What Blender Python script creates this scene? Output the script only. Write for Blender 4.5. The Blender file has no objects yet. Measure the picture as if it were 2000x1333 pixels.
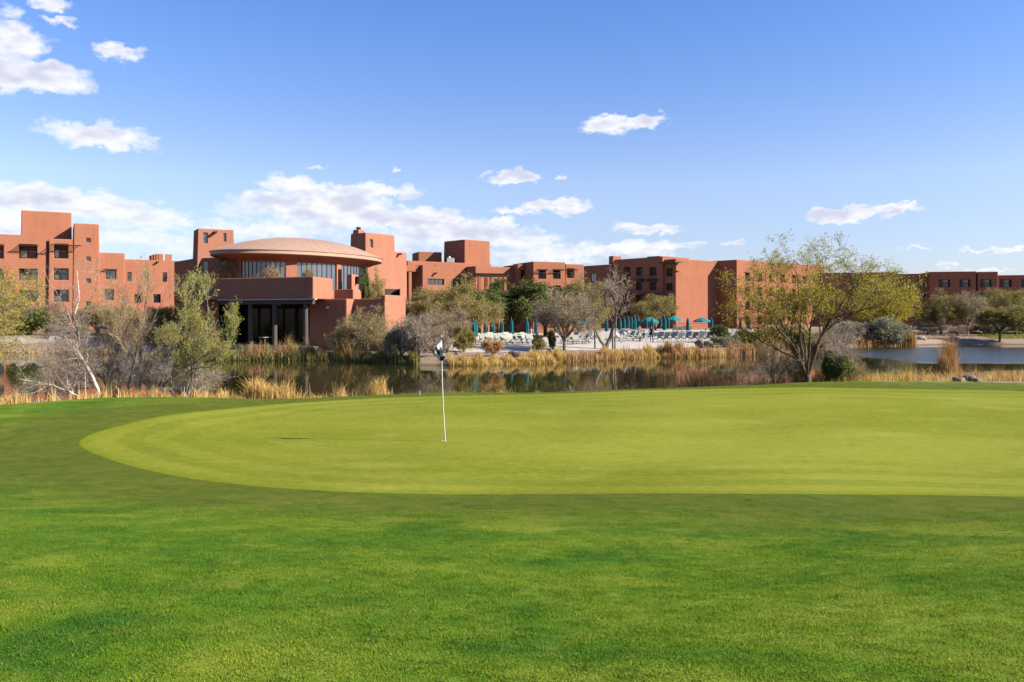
import bpy, bmesh, math, random
import numpy as np
from mathutils import Vector, Matrix

S = bpy.context.scene
COL = S.collection
R = math.radians

# ------------------------------------------------------------------ camera
F = 1600.0          # focal length in photo pixels (photo 2000 x 1333)
HY = 613.0          # photo row of the horizon
CZ = 3.9            # camera height above the pond surface (z = 0)
cam_d = bpy.data.cameras.new('camera')
cam = bpy.data.objects.new('camera', cam_d)
COL.objects.link(cam)
cam.location = (0, 0, CZ)
cam.rotation_euler = (R(90), 0, 0)
cam_d.sensor_width = 36.0
cam_d.lens = 36.0 * F / 2000.0
cam_d.shift_y = (HY - 666.5) / 2000.0
cam_d.clip_start = 0.1
cam_d.clip_end = 6000
S.camera = cam

# ------------------------------------------------------------------ light
SUN_AZ = R(77)      # to the right of the direction back to the camera (-Y)
SUN_EL = R(30)
sun_dir = Vector((math.sin(SUN_AZ) * math.cos(SUN_EL), -math.cos(SUN_AZ) * math.cos(SUN_EL), math.sin(SUN_EL)))
sun_d = bpy.data.lights.new('sun', 'SUN')
sun_d.energy = 5.0
sun_d.angle = R(0.53)
sun_d.color = (1.0, 0.93, 0.82)
sun = bpy.data.objects.new('sun', sun_d)
sun.location = (60, -20, 60)
sun.rotation_euler = sun_dir.to_track_quat('Z', 'Y').to_euler()
COL.objects.link(sun)

S.view_settings.view_transform = 'Standard'
S.view_settings.look = 'None'
S.view_settings.gamma = 1.0
S.view_settings.exposure = 1.5
S.view_settings.use_curve_mapping = False
S.render.engine = 'CYCLES'
S.cycles.use_denoising = True
S.cycles.max_bounces = 6
S.cycles.transparent_max_bounces = 6
S.cycles.caustics_reflective = False
S.cycles.caustics_refractive = False

# ------------------------------------------------------------------ node helper
class NT:
    def __init__(self, tree):
        self.t = tree
    def n(self, typ, **kw):
        nd = self.t.nodes.new(typ)
        for k, v in kw.items():
            setattr(nd, k, v)
        return nd
    def link(self, a, b):
        self.t.links.new(a, b)
    def _in(self, nd, i, v):
        if v is None:
            return
        if hasattr(v, 'is_linked'):
            self.t.links.new(v, nd.inputs[i])
        else:
            nd.inputs[i].default_value = v
    def m(self, op, a, b=None, c=None, clamp=False):
        nd = self.t.nodes.new('ShaderNodeMath')
        nd.operation = op
        nd.use_clamp = clamp
        self._in(nd, 0, a); self._in(nd, 1, b); self._in(nd, 2, c)
        return nd.outputs[0]
    def vm(self, op, a, b=None):
        nd = self.t.nodes.new('ShaderNodeVectorMath')
        nd.operation = op
        self._in(nd, 0, a); self._in(nd, 1, b)
        return nd.outputs[0]
    def noise(self, vec, scale, detail=3.0, rough=0.55, dist=0.0):
        nd = self.t.nodes.new('ShaderNodeTexNoise')
        if vec is not None:
            self.t.links.new(vec, nd.inputs['Vector'])
        nd.inputs['Scale'].default_value = scale
        nd.inputs['Detail'].default_value = detail
        nd.inputs['Roughness'].default_value = rough
        nd.inputs['Distortion'].default_value = dist
        return nd.outputs[0]
    def ss(self, v, a, b, lo=0.0, hi=1.0):
        nd = self.t.nodes.new('ShaderNodeMapRange')
        nd.interpolation_type = 'SMOOTHSTEP'
        self._in(nd, 0, v)
        nd.inputs[1].default_value = a; nd.inputs[2].default_value = b
        nd.inputs[3].default_value = lo; nd.inputs[4].default_value = hi
        return nd.outputs[0]
    def mix(self, f, a, b, blend='MIX'):
        nd = self.t.nodes.new('ShaderNodeMix')
        nd.data_type = 'RGBA'
        nd.blend_type = blend
        self._in(nd, 0, f)
        for i, v in ((6, a), (7, b)):
            if hasattr(v, 'is_linked'):
                self.t.links.new(v, nd.inputs[i])
            else:
                nd.inputs[i].default_value = (v[0], v[1], v[2], 1)
        return nd.outputs[2]
    def ramp(self, f, stops):
        nd = self.t.nodes.new('ShaderNodeValToRGB')
        cr = nd.color_ramp
        while len(cr.elements) < len(stops):
            cr.elements.new(0.5)
        for e, (p, c) in zip(cr.elements, stops):
            e.position = p; e.color = (c[0], c[1], c[2], 1)
        self.t.links.new(f, nd.inputs[0])
        return nd.outputs[0]
    def vec(self, x, y, z):
        nd = self.t.nodes.new('ShaderNodeCombineXYZ')
        self._in(nd, 0, x); self._in(nd, 1, y); self._in(nd, 2, z)
        return nd.outputs[0]

# ------------------------------------------------------------------ sky
# clouds stand at fixed azimuth / elevation (degrees) in the sky
def azel(px, py):
    x = (px - 1000) / F; z = (HY - py) / F
    return math.degrees(math.atan2(x, 1)), math.degrees(math.atan2(z, math.hypot(x, 1)))
# photo column, row, half width, half height, strength
CLOUDS = [(22, 80, 60, 36, 1), (85, 152, 98, 26, 1), (10, 140, 60, 40, 1), (95, 4, 36, 15, .75), (120, 42, 26, 9, .6), (20, 25, 30, 15, .5),
          (230, 100, 38, 17, .9), (192, 264, 100, 22, .9), (215, 283, 70, 9, .7), (290, 268, 30, 5, .45),
          (75, 385, 95, 26, .95), (190, 408, 120, 27, .85), (290, 426, 90, 22, .7), (30, 425, 110, 40, .75), (260, 462, 120, 16, .5), (350, 480, 80, 16, .45),
          (578, 362, 66, 18, .9), (730, 373, 88, 14, .8), (618, 400, 140, 24, 1.0), (700, 424, 150, 25, .95), (835, 432, 80, 22, .95), (520, 450, 140, 20, .65), (470, 410, 55, 16, .5),
          (900, 455, 120, 22, .85), (1010, 470, 80, 18, .75), (790, 470, 120, 18, .55), (985, 433, 34, 7, .7), (1060, 448, 24, 5, .5), (1100, 495, 110, 16, .7), (1240, 486, 110, 15, .8), (980, 505, 120, 14, .45),
          (1002, 347, 54, 12, .95), (1084, 402, 66, 15, 1.0), (1000, 412, 34, 7, .8), (1192, 243, 46, 19, 1.0), (1256, 238, 46, 12, .9),
          (1266, 447, 70, 7, .8), (1360, 473, 30, 4, .5), (1430, 478, 24, 6, .6), (1640, 421, 66, 14, 1.1), (1742, 409, 60, 11, 1.1), (1945, 490, 70, 5, .8), (1860, 517, 24, 5, .6), (1790, 485, 30, 3, .4), (1935, 528, 50, 5, .6),
          (614, 329, 18, 4, .5), (770, 331, 10, 4, .5), (1095, 351, 12, 4, .5)]
def build_world():
    w = bpy.data.worlds.new('World')
    S.world = w
    w.use_nodes = True
    t = w.node_tree
    t.nodes.clear()
    g = NT(t)
    sky = g.n('ShaderNodeTexSky', sky_type='NISHITA')
    sky.sun_disc = False
    sky.sun_elevation = SUN_EL
    sky.sun_rotation = math.pi - SUN_AZ
    sky.altitude = 400
    sky.air_density = 1.0
    sky.dust_density = 0.35
    sky.ozone_density = 2.2
    # group: cloud field at (az, el) plus noise
    gt = bpy.data.node_groups.new('cloud_field', 'ShaderNodeTree')
    gt.interface.new_socket('az', in_out='INPUT', socket_type='NodeSocketFloat')
    gt.interface.new_socket('el', in_out='INPUT', socket_type='NodeSocketFloat')
    gt.interface.new_socket('d', in_out='OUTPUT', socket_type='NodeSocketFloat')
    gt.interface.new_socket('f', in_out='OUTPUT', socket_type='NodeSocketFloat')
    q = NT(gt)
    gi = q.n('NodeGroupInput'); go = q.n('NodeGroupOutput')
    az, el = gi.outputs[0], gi.outputs[1]
    # domain warp, so that no cloud is an ellipse
    pv = q.vec(az, q.m('MULTIPLY', el, 1.5), 3.7)
    wx = q.m('MULTIPLY', q.m('SUBTRACT', q.noise(pv, 0.55, 3, .6), .5), 3.4)
    pv2 = q.vec(az, q.m('MULTIPLY', el, 1.5), 17.3)
    wy = q.m('MULTIPLY', q.m('SUBTRACT', q.noise(pv2, 0.7, 3, .62), .5), 1.9)
    azw = q.m('ADD', az, wx); elw = q.m('ADD', el, wy)
    f = None
    for (px, py, hw, hh, st) in CLOUDS:
        a0, e0 = azel(px, py)
        a1, _ = azel(px + hw, py); _, e1 = azel(px, py - hh)
        sa = abs(a1 - a0) * 1.25; se = abs(e1 - e0) * 1.3
        dx = q.m('DIVIDE', q.m('SUBTRACT', azw, a0), sa)
        dy = q.m('DIVIDE', q.m('SUBTRACT', elw, e0), se)
        r2 = q.m('ADD', q.m('MULTIPLY', dx, dx), q.m('MULTIPLY', dy, dy))
        v = q.m('MULTIPLY_ADD', r2, -st, st)
        f = v if f is None else q.m('SMOOTH_MAX', f, v, 0.18)
    # elsewhere the sky carries the same kind of low cloud
    band = q.m('MULTIPLY', q.ss(el, 0.5, 4), q.ss(el, 14, 30, 1, 0))
    wild = q.m('SUBTRACT', q.m('MULTIPLY', q.noise(q.vec(az, q.m('MULTIPLY', el, 2.6), 1.0), 0.09, 3, .55), 3.4), 1.75)
    out = q.ss(q.m('ABSOLUTE', az), 33.5, 40)
    wild = q.m('SUBTRACT', q.m('MULTIPLY', q.m('MULTIPLY', q.m('ADD', wild, 1.0), band), out), 1.0)
    f = q.m('MAXIMUM', f, wild)
    fine = q.m('SUBTRACT', q.noise(q.vec(az, q.m('MULTIPLY', el, 1.7), 9.1), 1.5, 5, .62), .5)
    d = q.m('ADD', f, q.m('MULTIPLY', fine, .80))
    q.link(d, go.inputs[0]); q.link(f, go.inputs[1])

    tc = g.n('ShaderNodeTexCoord')
    sep = g.n('ShaderNodeSeparateXYZ')
    g.link(tc.outputs['Generated'], sep.inputs[0])
    az = g.m('MULTIPLY', g.m('ARCTAN2', sep.outputs[0], sep.outputs[1]), 57.29578)
    el = g.m('MULTIPLY', g.m('ARCSINE', sep.outputs[2]), 57.29578)
    nd = g.n('ShaderNodeGroup'); nd.node_tree = gt
    g.link(az, nd.inputs[0]); g.link(el, nd.inputs[1])
    d0, f0 = nd.outputs[0], nd.outputs[1]
    alpha = g.m('MULTIPLY', g.ss(d0, -.05, 0.80), g.ss(el, -.3, 2.2))
    # thick, sun-averted lumps of a cloud are greyer
    lump = g.noise(g.vec(g.m('ADD', az, .8), g.m('MULTIPLY', g.m('ADD', el, .9), 2.2), 9.1), .45, 2, .5)
    shade = g.ss(g.m('ADD', f0, g.m('MULTIPLY', g.m('SUBTRACT', lump, .5), 3.0)), 0.35, 1.35)
    cloud = g.mix(shade, (6.1, 6.1, 6.2), (4.15, 4.25, 5.1))
    # air of the desert: clearer blue overhead, whiter veil lower down, all round the compass
    tint = g.ramp(g.m('DIVIDE', el, 40, clamp=True), [(0, (.64, .70, 1.02)), (.06, (.80, .76, .94)), (.22, (1.06, .98, 1.10)), (.36, (.86, .94, 1.22)), (.52, (.68, .90, 1.32)), (1, (.64, .88, 1.34))])
    skyc = g.mix(1.0, sky.outputs[0], tint, 'MULTIPLY')
    colr = g.mix(g.m('MULTIPLY', alpha, 0.93), skyc, cloud)
    bg = g.n('ShaderNodeBackground')
    bg.inputs[1].default_value = 0.06
    g.link(colr, bg.inputs[0])
    o = g.n('ShaderNodeOutputWorld')
    g.link(bg.outputs[0], o.inputs[0])
build_world()
S.world.cycles.sampling_method = 'MANUAL'
S.world.cycles.sample_map_resolution = 256

# ------------------------------------------------------------------ materials
MATS = {}
ALB = .53     # the photograph is exposed brightly: surfaces are darker than they look in it
def newmat(name):
    m = bpy.data.materials.new(name)
    m.use_nodes = True
    m.node_tree.nodes.clear()
    g = NT(m.node_tree)
    o = g.n('ShaderNodeOutputMaterial')
    MATS[name] = m
    return m, g, o
def bsdf(g, o, col, rough=0.8, spec=0.3, metal=0.0):
    b = g.n('ShaderNodeBsdfPrincipled')
    if hasattr(col, 'is_linked'):
        g.link(g.mix(1.0, col, (ALB, ALB, ALB), 'MULTIPLY'), b.inputs['Base Color'])
    else:
        b.inputs['Base Color'].default_value = (*[x * ALB for x in col], 1)
    if hasattr(rough, 'is_linked'):
        g.link(rough, b.inputs['Roughness'])
    else:
        b.inputs['Roughness'].default_value = rough
    b.inputs['Specular IOR Level'].default_value = spec
    b.inputs['Metallic'].default_value = metal
    g.link(b.outputs[0], o.inputs[0])
    return b
def bump(g, b, h, strength=0.3, dist=0.05):
    nd = g.n('ShaderNodeBump')
    nd.inputs['Strength'].default_value = strength
    nd.inputs['Distance'].default_value = dist
    g.link(h, nd.inputs['Height'])
    g.link(nd.outputs[0], b.inputs['Normal'])
def pos(g):
    return g.n('ShaderNodeNewGeometry').outputs['Position']

def plain(name, col, rough=0.7, spec=0.3, metal=0.0, var=0.15, scale=3.0):
    m, g, o = newmat(name)
    n = g.noise(pos(g), scale, 4)
    c = g.mix(n, [x * (1 - var) for x in col], [min(1, x * (1 + var)) for x in col])
    bsdf(g, o, c, rough, spec, metal)
    return m

def adobe(name, col, band=0.0):
    m, g, o = newmat(name)
    p = pos(g)
    n1 = g.noise(p, 0.35, 4, .6)
    n2 = g.noise(p, 3.0, 4, .65)
    st = g.n('ShaderNodeMapping'); st.inputs['Scale'].default_value = (1, 1, .12)
    g.link(p, st.inputs[0])
    n3 = g.noise(st.outputs[0], 1.6, 4, .6)          # rain streaks
    a = g.mix(n1, [x * .80 for x in col], [x * 1.16 for x in col])
    b_ = g.mix(g.ss(n3, .50, .75, 0, .45), a, [x * .66 for x in col])
    c = g.mix(g.m('MULTIPLY', n2, .25), b_, [x * 1.2 for x in col])
    h = g.m('ADD', g.m('MULTIPLY', n2, .6), g.noise(p, 14, 3))
    if band:
        sp = g.n('ShaderNodeSeparateXYZ'); g.link(p, sp.inputs[0])
        fr = g.m('FRACT', g.m('DIVIDE', sp.outputs[2], 0.62))
        line = g.ss(g.m('ABSOLUTE', g.m('SUBTRACT', fr, .5)), .40, .49)
        c = g.mix(g.m('MULTIPLY', line, band), c, [x * .55 for x in col])
    b = bsdf(g, o, c, .95, .0)
    bump(g, b, h, .35, .03)
    return m
adobe('adobe', (.48, .195, .115), .10)
adobe('adobe_terracotta', (.47, .21, .135))
adobe('adobe_far', (.42, .170, .102), .16)
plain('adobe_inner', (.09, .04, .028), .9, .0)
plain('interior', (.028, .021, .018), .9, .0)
plain('wood_dark', (.075, .045, .03), .8, .2, var=.3)
plain('wood_grey', (.11, .088, .072), .8, .2, var=.3)
plain('pale_trim', (.62, .56, .52), .6, .3)
plain('white_paint', (.78, .77, .74), .45, .4, var=.04)
plain('dark_metal', (.03, .03, .032), .5, .4)
plain('frame_dark', (.05, .04, .04), .5, .4)
plain('curtain', (.20, .17, .145), .8, .1)
plain('lounger_frame', (.55, .54, .48), .5, .3, var=.05)
plain('sling_sage', (.38, .43, .33), .7, .2, var=.08, scale=9)
plain('sling_cream', (.52, .50, .41), .7, .2, var=.06, scale=9)
plain('sling_brown', (.25, .23, .19), .7, .2, var=.06, scale=9)
plain('teal_cloth', (.008, .16, .19), .75, .2, var=.22, scale=6)
plain('teal_cloth_bright', (.015, .26, .29), .75, .2, var=.15, scale=6)
plain('pole_white', (.75, .74, .66), .4, .5, var=.05)
plain('flag_white', (.72, .76, .80), .7, .2, var=.05)
plain('flag_black', (.012, .012, .018), .7, .2)
plain('stone', (.26, .19, .15), .9, .15, var=.4, scale=4)
plain('stone_pale', (.5, .44, .36), .9, .15, var=.3, scale=4)
plain('deck_paving', (.66, .58, .49), .85, .2, var=.12, scale=.8)
plain('skin', (.42, .23, .16), .6, .3)
plain('hair', (.03, .02, .015), .6, .3)
plain('cloth_navy', (.02, .025, .05), .8, .1)
plain('cloth_white', (.75, .76, .78), .8, .1)
plain('cloth_pink', (.55, .35, .30), .8, .1)
plain('cloth_khaki', (.35, .27, .17), .8, .1)
plain('cloth_teal', (.05, .30, .33), .8, .1)
plain('cup_white', (.8, .8, .78), .4, .4)

# roof: pinkish coated metal
m, g, o = newmat('roof_metal')
p = pos(g)
n = g.noise(p, .5, 4, .6)
c = g.mix(n, (.46, .275, .19), (.56, .36, .26))
c = g.mix(g.ss(g.noise(p, 2.5, 5, .7), .55, .75, 0, .25), c, (.40, .22, .16))
bsdf(g, o, c, .55, .3)

# window glass
def glassmat(name, col, rough=.04):
    m, g, o = newmat(name)
    n = g.noise(pos(g), .6, 3)
    c = g.mix(n, [x * .6 for x in col], [x * 1.3 for x in col])
    b = bsdf(g, o, c, rough, .9)
    b.inputs['IOR'].default_value = 1.6
    bump(g, b, g.noise(pos(g), .8, 2), .04, .05)
glassmat('glass', (.02, .024, .028))
glassmat('glass_sky', (.10, .125, .16), .08)
m, g, o = newmat('glass_dark')
b = bsdf(g, o, g.mix(g.noise(pos(g), .6, 3), (.008, .009, .010), (.02, .02, .02)), .1, .25)

# leaves: per-leaf colour, some light passes through
def leafmat(name, stops, trans=.35, rough=.6):
    m, g, o = newmat(name)
    geo = g.n('ShaderNodeNewGeometry')
    big = g.noise(geo.outputs['Position'], .9, 2)
    f = g.m('ADD', g.m('MULTIPLY', geo.outputs['Random Per Island'], .72), g.m('MULTIPLY', g.m('SUBTRACT', big, .3), .55), clamp=True)
    c = g.ramp(f, [(p_, tuple(min(.8, 1.35 * x) for x in q_)) for p_, q_ in stops])
    b = g.n('ShaderNodeBsdfPrincipled')
    g.link(c, b.inputs['Base Color'])
    b.inputs['Roughness'].default_value = rough
    b.inputs['Specular IOR Level'].default_value = .25
    tr = g.n('ShaderNodeBsdfTranslucent')
    g.link(g.mix(1.0, c, (1.1, 1.15, .6), 'MULTIPLY'), tr.inputs[0])
    mx = g.n('ShaderNodeMixShader')
    mx.inputs[0].default_value = trans
    g.link(b.outputs[0], mx.inputs[1]); g.link(tr.outputs[0], mx.inputs[2])
    g.link(mx.outputs[0], o.inputs[0])
leafmat('leaf_palo', [(0, (.07, .085, .012)), (.3, (.15, .145, .016)), (.65, (.28, .21, .020)), (1, (.42, .29, .03))])
leafmat('leaf_yellow', [(0, (.09, .09, .014)), (.5, (.20, .16, .02)), (1, (.36, .27, .03))])
leafmat('leaf_dark', [(0, (.035, .046, .012)), (.5, (.070, .085, .022)), (1, (.125, .130, .036))], .3)
leafmat('leaf_olive', [(0, (.085, .070, .020)), (.5, (.165, .135, .038)), (1, (.26, .20, .06))], .3)
leafmat('leaf_tan', [(0, (.10, .075, .042)), (.5, (.18, .135, .075)), (1, (.27, .20, .11))], .25)
leafmat('leaf_willow', [(0, (.10, .105, .016)), (.5, (.20, .195, .034)), (1, (.33, .30, .07))], .4)
leafmat('leaf_sage', [(0, (.09, .09, .065)), (.5, (.15, .145, .10)), (1, (.22, .205, .14))], .2)
leafmat('leaf_rust', [(0, (.20, .09, .04)), (.5, (.34, .17, .07)), (1, (.45, .28, .13))], .25)
leafmat('reed_gold', [(0, (.15, .088, .028)), (.4, (.29, .185, .058)), (.75, (.42, .285, .10)), (1, (.52, .40, .20))], .3)
leafmat('reed_brown', [(0, (.11, .05, .022)), (.5, (.22, .115, .048)), (1, (.38, .24, .11))], .3)
leafmat('reed_green', [(0, (.05, .055, .016)), (.5, (.12, .11, .03)), (1, (.24, .17, .06))], .3)
def lawn_colour(g, p):
    """patchy winter lawn: deep green, yellowing and pale strips drawn out across the view line of the mower"""
    mp = g.n('ShaderNodeMapping'); mp.inputs['Scale'].default_value = (.75, 1.1, 1); mp.inputs['Rotation'].default_value = (0, 0, .2); g.link(p, mp.inputs[0])
    pv = mp.outputs[0]
    n1 = g.noise(pv, .25, 3, .55, .8); n2 = g.noise(pv, .85, 5, .62, .6); n3 = g.noise(p, 3.2, 5, .68, .4)
    c = g.mix(g.ss(n1, .32, .68), (.070, .145, .015), (.112, .185, .014))
    c = g.mix(g.ss(n2, .44, .66, 0, .9), c, (.205, .240, .030))
    c = g.mix(g.ss(n2, .28, .47, .8, 0), c, (.034, .105, .016))
    c = g.mix(g.ss(n3, .50, .74, 0, .5), c, (.25, .26, .045))
    c = g.mix(g.ss(n3, .28, .46, .6, 0), c, (.035, .095, .012))
    return c, n3
m, g, o = newmat('grass_blade')
geo = g.n('ShaderNodeNewGeometry')
c, n3 = lawn_colour(g, geo.outputs['Position'])
rnd = geo.outputs['Random Per Island']
c = g.mix(g.ss(rnd, 0, .5, .35, 0), c, (.045, .10, .012))
c = g.mix(g.ss(rnd, .92, .99, 0, .6), c, (.28, .26, .07))
c = g.mix(1.0, c, (1.85 * ALB, 1.98 * ALB, 1.5 * ALB), 'MULTIPLY')
b = g.n('ShaderNodeBsdfPrincipled'); g.link(c, b.inputs['Base Color']); b.inputs['Roughness'].default_value = .75; b.inputs['Specular IOR Level'].default_value = .08
tr = g.n('ShaderNodeBsdfTranslucent'); g.link(c, tr.inputs[0])
mx = g.n('ShaderNodeMixShader'); mx.inputs[0].default_value = .4
g.link(b.outputs[0], mx.inputs[1]); g.link(tr.outputs[0], mx.inputs[2]); g.link(mx.outputs[0], o.inputs[0])

def barkmat(name, a, b_):
    a = [x * 1.8 for x in a]; b_ = [x * 1.8 for x in b_]
    m, g, o = newmat(name)
    p = pos(g)
    n = g.noise(p, 9, 4, .65)
    c = g.mix(g.ss(n, .35, .65), a, b_)
    b = bsdf(g, o, c, .85, .15)
    bump(g, b, g.noise(p, 30, 3), .3, .02)
barkmat('bark_brown', (.055, .038, .022), (.12, .088, .055))
barkmat('bark_pale', (.24, .19, .15), (.50, .43, .36))
barkmat('bark_grey', (.10, .08, .065), (.22, .18, .15))
barkmat('twig_lav', (.19, .150, .118), (.36, .295, .235))
barkmat('twig_tan', (.24, .165, .095), (.42, .31, .185))
barkmat('twig_dark', (.075, .055, .034), (.16, .12, .072))
# ------------------------------------------------------------------ object helpers
def link(o, parent=None):
    COL.objects.link(o)
    if parent is not None:
        o.parent = parent
    return o
def tag(o, label=None, cat=None, group=None, kind=None):
    if label: o['label'] = label
    if cat: o['category'] = cat
    if group: o['group'] = group
    if kind: o['kind'] = kind
    return o
def empty(name, loc=(0, 0, 0), rz=0.0, label=None, cat=None, group=None):
    o = bpy.data.objects.new(name, None)
    o.empty_display_size = .3
    o.location = loc
    o.rotation_euler = (0, 0, rz)
    COL.objects.link(o)
    return tag(o, label, cat, group)
def npmesh(name, V, F4=None, F3=None, smooth=False):
    V = np.asarray(V, np.float32).reshape(-1, 3)
    me = bpy.data.meshes.new(name)
    me.vertices.add(len(V))
    me.vertices.foreach_set('co', V.ravel())
    n4 = 0 if F4 is None else len(F4)
    n3 = 0 if F3 is None else len(F3)
    li = []
    if n4: li.append(np.asarray(F4, np.int32).ravel())
    if n3: li.append(np.asarray(F3, np.int32).ravel())
    li = np.concatenate(li)
    me.loops.add(len(li))
    me.loops.foreach_set('vertex_index', li)
    me.polygons.add(n4 + n3)
    st = np.concatenate([np.arange(n4) * 4, n4 * 4 + np.arange(n3) * 3]).astype(np.int32)
    me.polygons.foreach_set('loop_start', st)
    if smooth:
        me.polygons.foreach_set('use_smooth', np.ones(n4 + n3, bool))
    me.update(calc_edges=True)
    me.validate()
    return me
def mobj(name, me, mat, parent=None):
    o = bpy.data.objects.new(name, me)
    if mat and not me.materials:
        me.materials.append(MATS[mat])
    return link(o, parent)
def bmobj(name, bm, mat, parent=None, smooth=False):
    me = bpy.data.meshes.new(name)
    bmesh.ops.recalc_face_normals(bm, faces=bm.faces)
    bm.to_mesh(me); bm.free()
    if smooth:
        for p in me.polygons: p.use_smooth = True
    return mobj(name, me, mat, parent)
def add_box(bm, c, s, rot=None):
    r = bmesh.ops.create_cube(bm, size=1.0)
    M = Matrix.Translation(Vector(c)) @ (rot if rot is not None else Matrix.Identity(4)) @ Matrix.Diagonal((s[0], s[1], s[2], 1))
    bmesh.ops.transform(bm, matrix=M, verts=r['verts'])
    return r['verts']
def add_cyl(bm, p0, p1, r0, r1=None, n=8):
    p0 = Vector(p0); p1 = Vector(p1)
    d = p1 - p0
    r = bmesh.ops.create_cone(bm, cap_ends=True, segments=n, radius1=r0, radius2=r0 if r1 is None else r1, depth=d.length)
    M = Matrix.Translation((p0 + p1) / 2) @ d.to_track_quat('Z', 'Y').to_matrix().to_4x4()
    bmesh.ops.transform(bm, matrix=M, verts=r['verts'])
    return r['verts']
def box_obj(name, c, s, mat, parent=None, rot=None):
    bm = bmesh.new(); add_box(bm, c, s, rot)
    return bmobj(name, bm, mat, parent)
def cyl_obj(name, p0, p1, r, mat, parent=None, r1=None, n=8):
    bm = bmesh.new(); add_cyl(bm, p0, p1, r, r1, n)
    return bmobj(name, bm, mat, parent)
def copy_tree(o, parent=None):
    c = o.copy(); COL.objects.link(c); c.parent = parent
    for ch in o.children:
        copy_tree(ch, c)
    return c

# ------------------------------------------------------------------ terrain
def smooth_table(xs, ys, x0, x1, n=400, k=25):
    X = np.linspace(x0, x1, n); Y = np.interp(X, xs, ys)
    ker = np.hanning(k + 2)[1:-1]; ker /= ker.sum()
    Yp = np.concatenate([np.full(k, Y[0]), Y, np.full(k, Y[-1])])
    return X, np.convolve(Yp, ker, 'same')[k:-k]
PX = lambda a: [(p - 1000) / F for p in a]
T_SKY = smooth_table(PX([-600, -200, 0, 100, 200, 350, 500, 600, 760, 870, 1000, 1100, 1200, 1350, 1480, 1570, 1700, 2000, 2400]),
                     [840, 815, 797, 787, 779, 777, 781, 779, 771, 767, 768, 766, 762, 757, 752, 748, 747, 751, 760], -1.3, 1.3, 500, 9)
T_YR = smooth_table(PX([-600, 0, 200, 400, 700, 1000, 1570, 2000]), [19, 21.5, 23.5, 25, 27, 28, 29.5, 30], -1.3, 1.3)
T_YN = smooth_table(PX([-400, 0, 200, 400, 700, 1000, 1300, 1450, 1560, 1700, 1850, 2000, 2400]), [40, 38, 36, 35, 34, 34, 35.5, 36, 40, 49, 54, 57, 60], -1.3, 1.3, 500, 15)
T_YF = smooth_table(PX([-500, 0, 120, 240, 320, 400, 480, 640, 720, 800, 900, 1000, 1100, 1200, 1300, 1400, 1500, 1640, 1750, 1850, 2000, 2500]),
                    [84, 82, 80, 77, 72, 68.2, 68, 68, 66.5, 62, 61.5, 63, 66, 70, 72.6, 73.5, 78, 92, 99, 104, 103, 100], -1.3, 1.3, 500, 9)
T_ZB = smooth_table(PX([-500, 0, 250, 420, 700, 1400, 1650, 2000]), [1.7, 1.6, 1.3, .95, .8, .8, .8, .9], -1.3, 1.3)
T_NEAR = smooth_table([0, 3.2, 6, 9, 12, 15, 18], [2.3, 2.3, 2.06, 1.64, 1.30, 1.20, 1.17], 0, 18, 300, 45)
def sst(t):
    t = np.clip(t, 0, 1); return t * t * (3 - 2 * t)
def H(x, y):
    x = np.asarray(x, float); y = np.asarray(y, float)
    Yc = np.maximum(y, 3.0)
    u = np.clip(x / Yc, -1.25, 1.25)
    ys = np.interp(u, *T_SKY); Yr = np.interp(u, *T_YR); Yn = np.interp(u, *T_YN); Yf = np.interp(u, *T_YF); zb = np.interp(u, *T_ZB)
    zr = CZ - (ys - HY) * Yr / F
    near = np.interp(Yc, *T_NEAR)
    # swells of the approach, a metre or so across and a few centimetres high
    und = .030 * np.sin(x * .55 + 1.3 * np.sin(Yc * .31)) * np.sin(Yc * .62 + .4) + .018 * np.sin(x * 1.1 - Yc * .8 + 1.7) + .05 * np.sin(x * .21 + .8) * np.sin(Yc * .33 + 2.1)
    near = near + und * sst((Yc - 3) / 3) * (1 - sst((Yc - Yr + 5) / 4))
    z = np.where(Yc <= 12, near, near + (zr - near) * sst((Yc - 12) / np.maximum(Yr - 12, .1)))
    t = (Yc - Yr) / (Yn - Yr)
    fall = zr * (1 - sst(t)) - .35 * sst(np.clip(t * 3, 0, 1)) * (1 - sst(t)) * np.minimum(zr, 1)
    z = np.where(Yc > Yr, fall, z)
    z = np.where(Yc > Yn, -1.0 * sst((Yc - Yn) / 4), z)
    z = np.where(Yc > Yf - 4, -1.0 * sst((Yf - Yc) / 4), z)
    bank = .72 * zb * sst((Yc - Yf) / 2.6) ** .8 + .28 * zb * sst((Yc - Yf - 2) / 30)
    z = np.where(Yc > Yf, bank, z)
    far = sst((Yc - 260) / 600)
    return z * (1 - far) + 1.2 * far
def Hs(x, y):
    return float(H(np.array([x]), np.array([y]))[0])
def hit(px, py, y0=3.0, y1=60.0):
    """where the sight line through a photo pixel meets the near ground"""
    u = (px - 1000) / F; w = (HY - py) / F
    Y = np.linspace(y0, y1, 6000)
    d = CZ + w * Y - H(u * Y, Y)
    i = np.argmax(d < 0)
    if d[i] >= 0: i = len(Y) - 1
    return u * Y[i], Y[i]
def W(px, py, Y):
    return Vector(((px - 1000) / F * Y, Y, CZ - (py - HY) / F * Y))
def X_(px, Y): return (px - 1000) / F * Y
def Z_(py, Y): return CZ - (py - HY) / F * Y

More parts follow.
